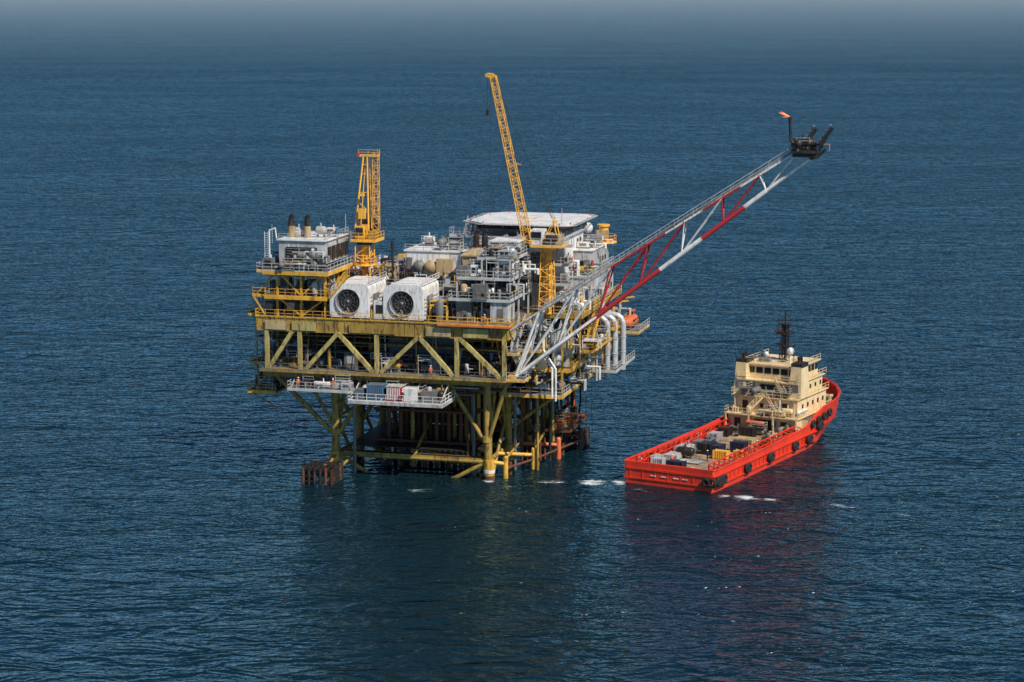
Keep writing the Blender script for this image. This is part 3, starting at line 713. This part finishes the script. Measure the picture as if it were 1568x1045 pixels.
# ------------------------------------------------------------------ lifeboat
lr, lbm = crane_root("lifeboat",(14.8,37,19.5))
sec=[(0,.15,.3),(.6,.75,.7),(1.6,1.15,1.0),(3.2,1.3,1.1),(5,1.2,1.05),(6.4,.8,.8),(7.2,.15,.3)]
vs=[];K=12
for (y,w,hh) in sec:
    for k in range(K):
        a=2*math.pi*k/K; zz=math.sin(a); vs.append((14.8+w*math.cos(a),33.5+y,20.2+hh*(zz if zz<0 else zz*.95)))
lbm.add(vs,[(i*K+k,i*K+(k+1)%K,(i+1)*K+(k+1)%K,(i+1)*K+k) for i in range(6) for k in range(K)],"orange_paint",True)
lbm.b2(14.2,15.4,37.2,38.6,21.1,21.9,"orange_paint"); lbm.b2(15.42,15.46,37.4,38.4,21.3,21.7,"window_glass"); lbm.b2(14.3,15.3,37.1,37.19,21.3,21.7,"window_glass")
for k in range(4): lbm.b2(15.8,16.02,34.8+k*1.2,35.3+k*1.2,20.4,20.7,"window_glass")
for y in (34.6,39.4):
    lbm.beam((12.4,y,20.4),(12.6,y,23.6),.25,.25,CY); lbm.beam((12.6,y,23.6),(15.0,y,23.9),.22,.25,CY); lbm.tube((14.8,y,23.8),(14.8,y,21.0),.04,DK,4)
lbm.floor(13.2,17.2,32.5,41.5,18.9,"deck_grey",Y,.3,"fr",G)
lbm.beam((13.2,33,18.6),(11.4,33,16),.2,.2,O); lbm.beam((13.2,40,18.6),(11.4,40,16),.2,.2,O)
lbm.make("lifeboat_body",lr)

# ------------------------------------------------------------------ supply ship
SZ=math.radians(-30); SO=Vector((24.0,-6.6,0)); ship=root("offshore_supply_ship",SO,SZ)
HR="hull_red"; CR="cream_paint"
s=MB()
st=[(0,7.45,7.3,3.4),(.6,7.7,7.6,3.4),(6,7.75,7.7,3.4),(14,7.75,7.7,3.4),(22,7.75,7.7,3.5),(30,7.75,7.7,3.6),(36,7.75,7.6,3.8),(38.5,7.75,7.5,4.4),(41,7.75,7.2,5.4),(44,7.75,6.6,6.0),(48,7.75,5.6,6.3),(51,7.5,4.4,6.5),(54,6.6,3.0,6.8),(57,4.9,1.7,7.1),(59,3.0,.7,7.4),(60.3,1.3,.2,7.6),(60.8,.05,.05,7.7)]
def section(L,ht,hw,zt):
    zm=2.2
    return [(0,L,-2.5),(hw*.9,L,-2.2),(hw,L,0),(hw+(ht-hw)*.35,L,zm*.6),(ht if zt<4.5 else hw+(ht-hw)*.8,L,min(zm+.6,zt-.3)),(ht,L,zt)]
rows=[section(*q) for q in st]; M=len(rows[0])
for sg in (-1,1):
    vs=[(x*sg,y,z) for r in rows for (x,y,z) in r]
    fs=[(i*M+k,i*M+k+1,(i+1)*M+k+1,(i+1)*M+k) for i in range(len(rows)-1) for k in range(M-1)]
    if sg<0: fs=[f_[::-1] for f_ in fs]
    s.add(vs,fs,HR)
    vi=[];
    for (L,ht,hw,zt_) in st: vi+= [((ht-.35 if ht>.5 else 0)*sg,min(L,60.2),2.0 if L<39 else 4.6),((ht-.35 if ht>.5 else 0)*sg,min(L,60.2),zt_),(ht*sg,L,zt_+.002)]
    s.add(vi,[(i*3+k,i*3+k+1,(i+1)*3+k+1,(i+1)*3+k) for i in range(len(st)-1) for k in range(2)],HR)
    for i in range(len(st)-1):
        a=st[i];b_=st[i+1]
        s.tube((a[1]*sg,a[0],a[3]+.03),(b_[1]*sg,b_[0],b_[3]+.03),.12,HR,6)
        if i<8:
            for zz in (1.0,2.5): s.beam((a[1]*sg+.08*sg,a[0],zz),(b_[1]*sg+.08*sg,b_[0],zz),.25,.22,HR)
    for k in range(24): s.beam((7.8*sg,1+k*1.6,1.0),(7.8*sg,1+k*1.6,2.5),.14,.14,HR)
r0=rows[0]; s.add([(x,y,z) for x,y,z in r0]+[(-x,y,z) for x,y,z in r0[::-1]],[tuple(range(2*M-1,-1,-1))],HR)
s.b2(-7.4,7.4,.15,.45,2.0,3.1,HR); s.b2(-7.5,7.5,-.12,.0,2.3,2.6,HR); s.b2(-7.5,7.5,-.12,0,.8,1.0,HR); s.tube((-7.4,.2,3.4),(7.4,.2,3.4),.14,HR,8)
for k in range(7): s.b2(-6.6+k*2.15,-6.5+k*2.15,-.08,0,1.0,2.3,HR)
for x in (-3.0,-1.2,.9,2.4): s.b2(x,x+.9,-.1,-.01,1.5,1.62,W)
s.b2(-7.35,7.35,.46,38,1.8,2.05,"deck_wood")
for k in range(17): s.b2(-5.9,5.9,1.5+k*2.1,1.58+k*2.1,2.054,2.07,"rust_steel")
s.b2(-7.35,7.35,38.01,50,4.3,4.6,"deck_grey"); s.b2(-7.3,7.3,37.9,38.0,2.0,4.6,CR)
s.add([(-7.2,50,4.6),(7.2,50,4.6),(6.2,54,4.6),(4.5,57,4.6),(.8,60,4.6),(-.8,60,4.6),(-4.5,57,4.6),(-6.2,54,4.6)],[tuple(range(8))],"deck_grey")
for sg in (-1,1):
    for k in range(19):
        y=1.6+k*1.9; s.beam((6.1*sg,y,2.05),(6.1*sg,y,4.0),.2,.2,HR); s.beam((6.1*sg,y,3.9),(7.5*sg,y,3.4),.14,.14,HR)
    for z in (3.1,4.0): s.beam((6.1*sg,1.6,z),(6.1*sg,35.8,z),.18,.18,HR)
    s.b2(6.3*sg,7.3*sg,3,35,2.06,2.3,HR)
    for k in range(9):
        y=4+k*3.6; s.box((6.8*sg,y,2.8),(.5,.7,.9),random.choice(["mid_grey_paint","rubber","white_paint","orange_paint"]))
s.make("hull",ship)
ty=MB()
for y in (.8,2.3,11.5,20.5,30.5,36.5,41): 
    for q in (0,.75): ty.ring((8.15,y+q,1.7 if y<38 else 3.2),(1,0,0),.55,.26,"rubber",16,8)
for k,y in enumerate((38.5,41.0,43.4,45.8)): ty.ring((8.05,y,4.0+k*.25),(1,.0,0),.5,.24,"rubber",16,8)
ty.ring((6.6,-.35,1.6),(0,1,0),.5,.26,"rubber",16,8); ty.ring((7.6,-.3,1.6),(0,1,0),.5,.26,"rubber",16,8)
ty.make("tyre_fenders",ship)
b=MB()
def band(x0,x1,y0,y1,z0,z1,nx,ny,aft=True,mull=.16):
    wx=(x1-x0)/nx
    for i in range(nx):
        b.b2(x0+i*wx+mull,x0+(i+1)*wx-mull,y0-.06,y0-.004,z0,z1,"window_glass"); b.b2(x0+i*wx+mull,x0+(i+1)*wx-mull,y1+.004,y1+.06,z0,z1,"window_glass")
    wy=(y1-y0)/ny
    for i in range(ny):
        for xx,dx in ((x0,-1),(x1,1)): b.b2(xx+.004*dx,xx+.06*dx,y0+i*wy+mull,y0+(i+1)*wy-mull,z0,z1,"window_glass")
b.b2(-6.2,6.2,36,50,2.06,5.0,CR); b.b2(-6.6,6.6,35.0,50.3,5.0,5.18,CR)
b.b2(-5.7,5.7,37.0,49.6,5.18,8.0,CR); b.b2(-6.0,6.0,36.3,50,8.0,8.16,CR)
b.b2(-5.2,5.2,38.2,49,8.16,10.5,CR); b.b2(-5.5,5.5,37.5,49.6,10.5,10.66,CR)
b.b2(-4.5,4.5,39.4,48.6,10.66,13.0,CR); b.b2(-4.9,4.9,39.0,49.1,13.0,13.2,CR)
band(-4.5,4.5,39.4,48.6,11.6,12.6,6,6)
for (x0,x1,y,z0,z1) in ((-5.2,-4.1,36,2.1,4.3),(3.2,4.3,36,2.1,4.3),(-1.5,1.5,36,2.3,4.4),(-4.2,-3.2,37.0,5.2,7.2),(3,4,37.0,5.2,7.2),(-1.5,1.5,38.2,8.5,10.0),(-3.8,-2.8,38.2,8.2,10.1),(2.8,3.6,38.2,8.6,9.8)):
    b.b2(x0,x1,y-.05,y-.004,z0,z1,DK)
for x in (-2.5,-1,.5,2): b.b2(x,x+.6,36.93,36.996,6.2,6.9,"window_glass")
for y in (39,41.2,43.4,45.6,47.8):
    b.b2(5.704,5.77,y,y+.6,6.3,7.0,"window_glass"); b.b2(5.204,5.27,y,y+.6,9.0,9.7,"window_glass"); b.b2(6.204,6.27,y,y+.5,3.2,3.8,"window_glass")
    b.b2(-5.77,-5.704,y,y+.6,6.3,7.0,"window_glass")
for (x,y,z) in ((6.6,35.0,5.18),(6.0,36.3,8.16),(5.5,37.5,10.66)):
    b.rail([(-x,50,z),(-x,y,z),(x,y,z),(x,50,z)],CR,1.0,kick=False,w=.06)
b.rail([(-4.8,49,13.2),(-4.8,39.2,13.2),(4.8,39.2,13.2),(4.8,49,13.2)],CR,.9,kick=False,w=.06)
for x in (-6.4,-2.2,2.2,6.4): b.beam((x,35.1,2.06),(x,35.1,5.0),.25,.25,CR)
for x in (-5.4,5.4): b.beam((x,36.5,5.2),(x,36.5,8.0),.2,.2,CR)
b.stairs((-2.8,35.6,5.2),(-.4,36.7,8.1),.8,CR); b.stairs((2.8,35.6,5.2),(.4,36.7,8.1),.8,CR); b.stairs((3.4,36.9,8.2),(1.4,37.9,10.6),.8,CR)
for sg in (-1,1):
    x=5.0*sg
    vs=[(x-1.1,37.4,8.1),(x+1.1,37.4,8.1),(x+1.1,41.2,8.1),(x-1.1,41.2,8.1),(x-.9,38.0,13.9),(x+.9,38.0,13.9),(x+.9,40.8,13.9),(x-.9,40.8,13.9)]
    b.add(vs,[(0,1,5,4),(1,2,6,5),(2,3,7,6),(3,0,4,7),(4,5,6,7)],CR)
    b.b2(x-.95,x+.95,37.95,40.88,13.3,14.0,DK)
    for yy in (39.1,40.1): b.path([(x,yy,13.9),(x,yy,14.6),(x,yy-.3,14.9)],.26,DK,10)
    b.b2(x-.6,x+.6,37.45,37.75,9.2,10.4,MG)
    b.vessel((6.0*sg,36.6,5.9),(0,1,0),1.6,.35,W); b.vessel((6.0*sg,38.8,5.9),(0,1,0),1.6,.35,W)
b.lattice((0,44.5,13.2),(0,44.8,19.4),1.3,.7,DK,6,.1); b.tube((0,44.7,13.2),(0,44.8,21.8),.16,DK,8)
for z,w in ((15.6,1.3),(17.6,1.5),(19.3,1.0)): b.b2(-w,w,44.1,45.2,z,z+.12,DK); b.box((-.5*w,44.2,z+.4),(1.1,.25,.25),DK if z<19 else MG); b.rail([(-w,44.1,z+.1),(w,44.1,z+.1)],DK,.8,kick=False,w=.05)
for x in (-1.3,-.6,.7,1.4): b.tube((x,44.7,17.6),(x,44.7,20.2),.05,DK,5)
b.box((-.9,44.2,18.3),(.7,.2,.4),"red_paint")
b.tube((2.0,42.5,13.2),(2.0,42.5,14.6),.14,W,8); b.ball((2.0,42.5,15.2),.65,W,8,12); b.tube((-2.2,42,13.2),(-2.2,42,14.2),.1,W,6); b.ball((-2.2,42,14.5),.4,W,6,10)
b.b2(-3.2,-1.2,41,42,13.2,13.9,MG); b.b2(1,3,44,46,13.2,13.7,CR)
for sg in (-1,1): b.tube((3.6*sg,40,13.2),(3.6*sg,40,16.8),.05,DK,5); b.tube((0,44.7,20),(4.3*sg,39.8,13.3),.025,DK,4)
b.vessel((-2.4,34.4,4.0),(1,0,0),3.4,.4,"orange_paint"); b.beam((3.2,35.5,5.2),(3.2,35.5,8),.2,.2,W)
b.clutter(-5.8,5.8,35.5,36.3,5.2,6,.9,81,[CR,CR,MG]); b.clutter(-6,6,33.6,35.4,2.06,10,1.6,82,[MG,DK,"tan_paint"]); b.clutter(-5.5,5.5,36.7,37.1,8.2,4,.8,83,[CR,MG])
b.clutter(-4,4,51,56,4.6,10,1.4,84,[MG,DK,CR]); b.make("superstructure",ship)
g=MB()
def crate(x,y,sx,sy,h,mt,rb=True):
    g.b2(x-sx/2,x+sx/2,y-sy/2,y+sy/2,2.15,2.15+h,mt)
    if rb:
        k=int(sx/.35)
        for i in range(k): g.b2(x-sx/2+i*sx/k+.06,x-sx/2+i*sx/k+.16,y-sy/2-.05,y-sy/2-.002,2.25,2.05+h,mt)
        k=int(sy/.35)
        for i in range(k): g.b2(x+sx/2+.002,x+sx/2+.05,y-sy/2+i*sy/k+.06,y-sy/2+i*sy/k+.16,2.25,2.05+h,mt)
    for u in (-1,1):
        for v in (-1,1): g.box((x+u*(sx/2+.03),y+v*(sy/2+.03),2.15+h/2),(.16,.16,h+.12),mt)
crate(-3.4,3.6,1.8,1.5,1.5,LG); crate(-.8,3.0,1.2,1.4,1.5,"navy_paint"); crate(.6,3.0,1.2,1.4,1.5,"navy_paint"); crate(3.0,3.6,2.6,2.6,.25,W,False); crate(-5,6.2,1.2,1.6,1.3,LG)
crate(-4.2,10,1.8,3.0,.9,LG,False); crate(-4.4,14.5,1.8,2.4,1.3,LG); crate(-1.4,17.0,2.0,2.4,1.7,DK); crate(.6,16.8,1.4,2.4,1.6,"navy_paint")
crate(2.4,14.2,2.2,1.2,1.3,"crane_yellow"); crate(4.6,16.0,1.2,1.2,1.2,Y); crate(2.6,20.6,2.2,1.6,1.6,"navy_paint"); crate(-4.3,20.5,1.6,2.2,1.1,MG); crate(-4.4,26.5,1.6,2.2,1.3,LG)
crate(.6,27.6,3.2,2.4,.7,"tan_paint",False); crate(4.6,26,1.2,1.6,.9,DK); crate(-1,32,2.4,1.4,1.6,DK); crate(-4.6,31,1.6,1.8,1.4,DK)
g.clutter(-5,5,20,33,2.1,4,.9,91,[LG,MG,DK,G,"tan_paint"]); g.clutter(-5,-2.5,5,19,2.1,9,.8,92,[LG,MG,DK,G,W])
for k in range(7): g.tube((-2.2,8.4+k*.3,2.3+.0),(1.2,8.4+k*.3,2.3),.13,[G,LG,MG][k%3],8)
g.make("deck_cargo",ship)

# ------------------------------------------------------------------ workers
def worker(M_,p,rz,col):
    w=root("worker", (M_ @ Vector(p)) if M_ else Vector(p), rz)
    me=bpy.data.meshes.new("body")
    V=[(0,0,.95),(0,0,1.2),(0,0,1.42),(0,0,1.52),(-.1,0,.9),(-.12,.03,.5),(-.13,0,.08),(-.13,-.14,.05),(.1,0,.9),(.12,-.05,.5),(.14,.04,.08),(.14,-.1,.05),(-.2,0,1.4),(-.27,0,1.14),(-.24,-.16,.95),(.2,0,1.4),(.28,0,1.14),(.25,-.18,.98)]
    E=[(0,1),(1,2),(2,3),(0,4),(4,5),(5,6),(6,7),(0,8),(8,9),(9,10),(10,11),(2,12),(12,13),(13,14),(2,15),(15,16),(16,17)]
    me.from_pydata(V,E,[]); o=bpy.data.objects.new("body",me); scn.collection.objects.link(o); o.parent=w
    o.modifiers.new("s",'SKIN'); 
    rr=[.15,.16,.15,.06,.1,.075,.05,.05,.1,.075,.05,.05,.075,.055,.04,.075,.055,.04]
    for i,v in enumerate(me.skin_vertices[0].data): v.radius=(rr[i],rr[i]*.85)
    me.skin_vertices[0].data[0].use_root=True
    ss=o.modifiers.new("d",'SUBSURF'); ss.levels=1; ss.render_levels=1
    me.materials.append(MATS[col])
    hd=MB(); hd.ball((0,0,1.64),.1,"skin_tone",8,10,1.2); hd.ball((0,-.1,1.63),.02,"skin_tone",4,6); hd.ball((0,0,1.71),.13,W,6,12,.75); hd.lathe((0,-.03,1.70),(0,0,1),[(0,.0),(0,.16),(.02,.16),(.02,0)],W,12)
    hd.make("head_and_helmet",w)
SM=Matrix.Translation(SO) @ Matrix.Rotation(SZ,4,'Z')
for p,rz,cl in (((-2.2,6,2.07),.4,"orange_paint"),((1.2,11.6,2.07),2,"navy_paint"),((4.9,22.5,2.07),1,"orange_paint")): worker(SM,p,rz,cl)
for p,rz,cl in (((-29.4,-4.6,13.9),.3,"orange_paint"),((-23.6,-4.7,13.9),-.4,"orange_paint"),((-11.5,-7.0,13.0),0,"navy_paint"),((-8,-3.6,16.56),.6,"orange_paint"),((.5,-3,24.8),0,"orange_paint")): worker(RM,p,rz,cl)

# ------------------------------------------------------------------ sea (one sheet, finer cells near the platform)
gx=[-60000,-15000,-4000,-1200,-500]+list(range(-300,301,50))+[500,1200,4000,15000,60000]
gy=[-2500,-900,-400]+list(range(-250,351,50))+[500,900,1600,4000,12000,30000,70000]
me=bpy.data.meshes.new("sea")
nx=len(gx); me.from_pydata([(x,y,0) for y in gy for x in gx],[],[(r*nx+i,r*nx+i+1,(r+1)*nx+i+1,(r+1)*nx+i) for r in range(len(gy)-1) for i in range(nx-1)])
sea=bpy.data.objects.new("sea",me); scn.collection.objects.link(sea)
m=bpy.data.materials.new("sea_water"); n,l,bs=nt(m); me.materials.append(m)
n.remove(bs)
tc=n.new("ShaderNodeTexCoord")
def noise(scale,detail,rough,st=(.5,1,1),rot=.12,dist=0.0):
    mp=n.new("ShaderNodeMapping"); mp.inputs["Scale"].default_value=st; mp.inputs["Rotation"].default_value=(0,0,rot)
    l.new(tc.outputs["Object"],mp.inputs["Vector"])
    q=n.new("ShaderNodeTexNoise"); q.inputs["Scale"].default_value=scale; q.inputs["Detail"].default_value=detail; q.inputs["Roughness"].default_value=rough; q.inputs["Distortion"].default_value=dist
    l.new(mp.outputs[0],q.inputs["Vector"]); return q.outputs["Fac"]
def mth(op,a,b_=0.0):
    q=n.new("ShaderNodeMath"); q.operation=op
    for i,v in enumerate((a,b_)):
        if isinstance(v,(int,float)): q.inputs[i].default_value=v
        else: l.new(v,q.inputs[i])
    return q.outputs[0]
def ridge(a): return mth('SUBTRACT',1.0,mth('ABSOLUTE',mth('SUBTRACT',mth('MULTIPLY',a,2.0),1.0)))
big=noise(.05,2,.5,(.5,1,1),.25,.5); mid=noise(.20,2,.55,(.5,1,1),.1,.6); fine=noise(.62,2.5,.6,(.65,1,1),-.15,.3)
patch=noise(.014,3,.6,(.35,1,1),.1)
pr_=n.new("ShaderNodeMapRange"); pr_.inputs[1].default_value=.32; pr_.inputs[2].default_value=.68; pr_.inputs[3].default_value=.45; pr_.inputs[4].default_value=1.1; l.new(patch,pr_.inputs[0])
hh=mth('ADD',mth('ADD',mth('MULTIPLY',big,4.0),mth('MULTIPLY',ridge(mid),1.7)),mth('MULTIPLY',mth('MULTIPLY',ridge(fine),.75),pr_.outputs[0]))
bp=n.new("ShaderNodeBump"); bp.inputs["Distance"].default_value=1.0; l.new(hh,bp.inputs["Height"]); bp.inputs["Strength"].default_value=.95
df=n.new("ShaderNodeBsdfDiffuse"); gl=n.new("ShaderNodeBsdfGlossy"); fz=n.new("ShaderNodeFresnel"); ms=n.new("ShaderNodeMixShader")
fz.inputs["IOR"].default_value=1.35; gl.inputs["Roughness"].default_value=.19; gl.inputs["Color"].default_value=(.50,.80,.93,1)
for nd in (df,gl,fz): l.new(bp.outputs[0],nd.inputs["Normal"])
cm=n.new("ShaderNodeMix"); cm.data_type='RGBA'; cm.inputs[6].default_value=(.003,.014,.021,1); cm.inputs[7].default_value=(.004,.019,.027,1); l.new(patch,cm.inputs[0]); l.new(cm.outputs[2],df.inputs["Color"])
l.new(fz.outputs[0],ms.inputs[0]); l.new(df.outputs[0],ms.inputs[1]); l.new(gl.outputs[0],ms.inputs[2]); l.new(ms.outputs[0],n["Material Output"].inputs["Surface"])

# foam patches
m=bpy.data.materials.new("foam"); n,l,bs=nt(m); MATS["foam"]=m
bs.inputs["Base Color"].default_value=(.78,.82,.82,1); bs.inputs["Roughness"].default_value=.8
at=n.new("ShaderNodeAttribute"); at.attribute_name="foam_amount"; tc=n.new("ShaderNodeTexCoord")
mp=n.new("ShaderNodeMapping"); mp.inputs["Scale"].default_value=(.4,1,1); l.new(tc.outputs["Object"],mp.inputs[0])
q=n.new("ShaderNodeTexNoise"); q.inputs["Scale"].default_value=.8; q.inputs["Detail"].default_value=8; q.inputs["Roughness"].default_value=.8; q.inputs["Distortion"].default_value=.6; l.new(mp.outputs[0],q.inputs["Vector"])
a_=n.new("ShaderNodeMath"); a_.operation='ADD'; l.new(at.outputs["Fac"],a_.inputs[0]); l.new(q.outputs["Fac"],a_.inputs[1])
r_=n.new("ShaderNodeMapRange"); r_.inputs[1].default_value=.88; r_.inputs[2].default_value=1.04; l.new(a_.outputs[0],r_.inputs[0]); l.new(r_.outputs[0],bs.inputs["Alpha"])
vs=[];fs=[];den=[];fm=[]
def foam(cx,cy,rx,ry,rot,str_):
    o=len(vs);K=16;J=6
    for jn in range(J+1):
        for k in range(K):
            a=2*math.pi*k/K; rr=jn/J; x=rx*rr*math.cos(a); y=ry*rr*math.sin(a)
            vs.append((cx+x*math.cos(rot)-y*math.sin(rot),cy+x*math.sin(rot)+y*math.cos(rot),.03+.01*len(fm))); den.append(str_*(1-rr**1.5))
    for jn in range(J):
        for k in range(K): fs.append((o+jn*K+k,o+(jn+1)*K+k,o+(jn+1)*K+(k+1)%K,o+jn*K+(k+1)%K))
    fm.append(1)
foam(12.5,-3,5.2,4.2,-.1,.52); foam(6,-3,6,4,-.1,.42); foam(0,-6,7,3.5,-.1,.38); foam(35.5,-13.5,5,3.6,-.5,.50); foam(32,-12.5,3,2.4,0,.5); foam(39,-15,4,3,-.4,.42); foam(49,-19,10,4,-.5,.38); foam(-14,-9,6,3.5,.1,.40); foam(-3.5,-2.5,2.8,2.4,0,.46); foam(58,-25,9,3,-.3,.36); foam(-27,-14,5,2.6,.2,.36); foam(16.6,-3.5,2.6,4,0,.48); foam(43,4,3.0,10,-.5,.36); foam(20,-9,5,3,-.3,.38); foam(3,7,2,4,0,.4)
me=bpy.data.meshes.new("wake_foam"); me.from_pydata(vs,[],fs); me.materials.append(MATS["foam"])
at_=me.attributes.new("foam_amount",'FLOAT','POINT'); at_.data.foreach_set("value",den)
o=bpy.data.objects.new("wake_foam",me); scn.collection.objects.link(o)

# distant marine haze
hm=MB(); MATS["haze"]=m=bpy.data.materials.new("haze"); m.use_nodes=True; nn=m.node_tree.nodes; nn.remove(nn["Principled BSDF"])
vsn=nn.new("ShaderNodeVolumeScatter"); vsn.inputs["Color"].default_value=(.58,.82,1,1); vsn.inputs["Density"].default_value=.00020; vsn.inputs["Anisotropy"].default_value=0
m.node_tree.links.new(vsn.outputs[0],nn["Material Output"].inputs["Volume"])
hm.b2(-30000,30000,1500,40000,.5,350,"haze"); hm.make("sky_haze")

# ------------------------------------------------------------------ light, world, camera
el=math.radians(47); hv=Vector((.66,-.75,0)).normalized()
sv=Vector((hv.x*math.cos(el),hv.y*math.cos(el),math.sin(el)))
sd=bpy.data.lights.new("sun",'SUN'); sd.energy=5.0; sd.angle=math.radians(.5); sd.color=(1,.94,.83)
so=bpy.data.objects.new("sun",sd); scn.collection.objects.link(so); so.rotation_euler=(-sv).to_track_quat('-Z','Y').to_euler(); so.location=(60,-60,90)
w=bpy.data.worlds.new("World"); scn.world=w; w.use_nodes=True
wn=w.node_tree.nodes; wl=w.node_tree.links
sky=wn.new("ShaderNodeTexSky"); sky.sky_type='NISHITA'; sky.sun_disc=False; sky.sun_elevation=el; sky.sun_rotation=math.atan2(hv.x,hv.y); sky.altitude=50; sky.dust_density=.2; sky.air_density=1.0; sky.ozone_density=3.0
mu=wn.new("ShaderNodeMix"); mu.data_type='RGBA'; mu.blend_type='MULTIPLY'; mu.inputs[0].default_value=1; mu.inputs[7].default_value=(.56,.86,1.2,1)
wl.new(sky.outputs[0],mu.inputs[6])
bg=wn["Background"]; bg.inputs["Strength"].default_value=.068; wl.new(mu.outputs[2],bg.inputs[0])
cd=bpy.data.cameras.new("camera"); co=bpy.data.objects.new("camera",cd); scn.collection.objects.link(co); scn.camera=co
cd.sensor_width=36; cd.lens=78.06; cd.clip_start=1; cd.clip_end=150000
co.location=(0,-340,78); co.rotation_euler=(math.radians(90-9.39),0,0)
scn.view_settings.view_transform='Standard'; scn.view_settings.look='None'; scn.view_settings.exposure=0
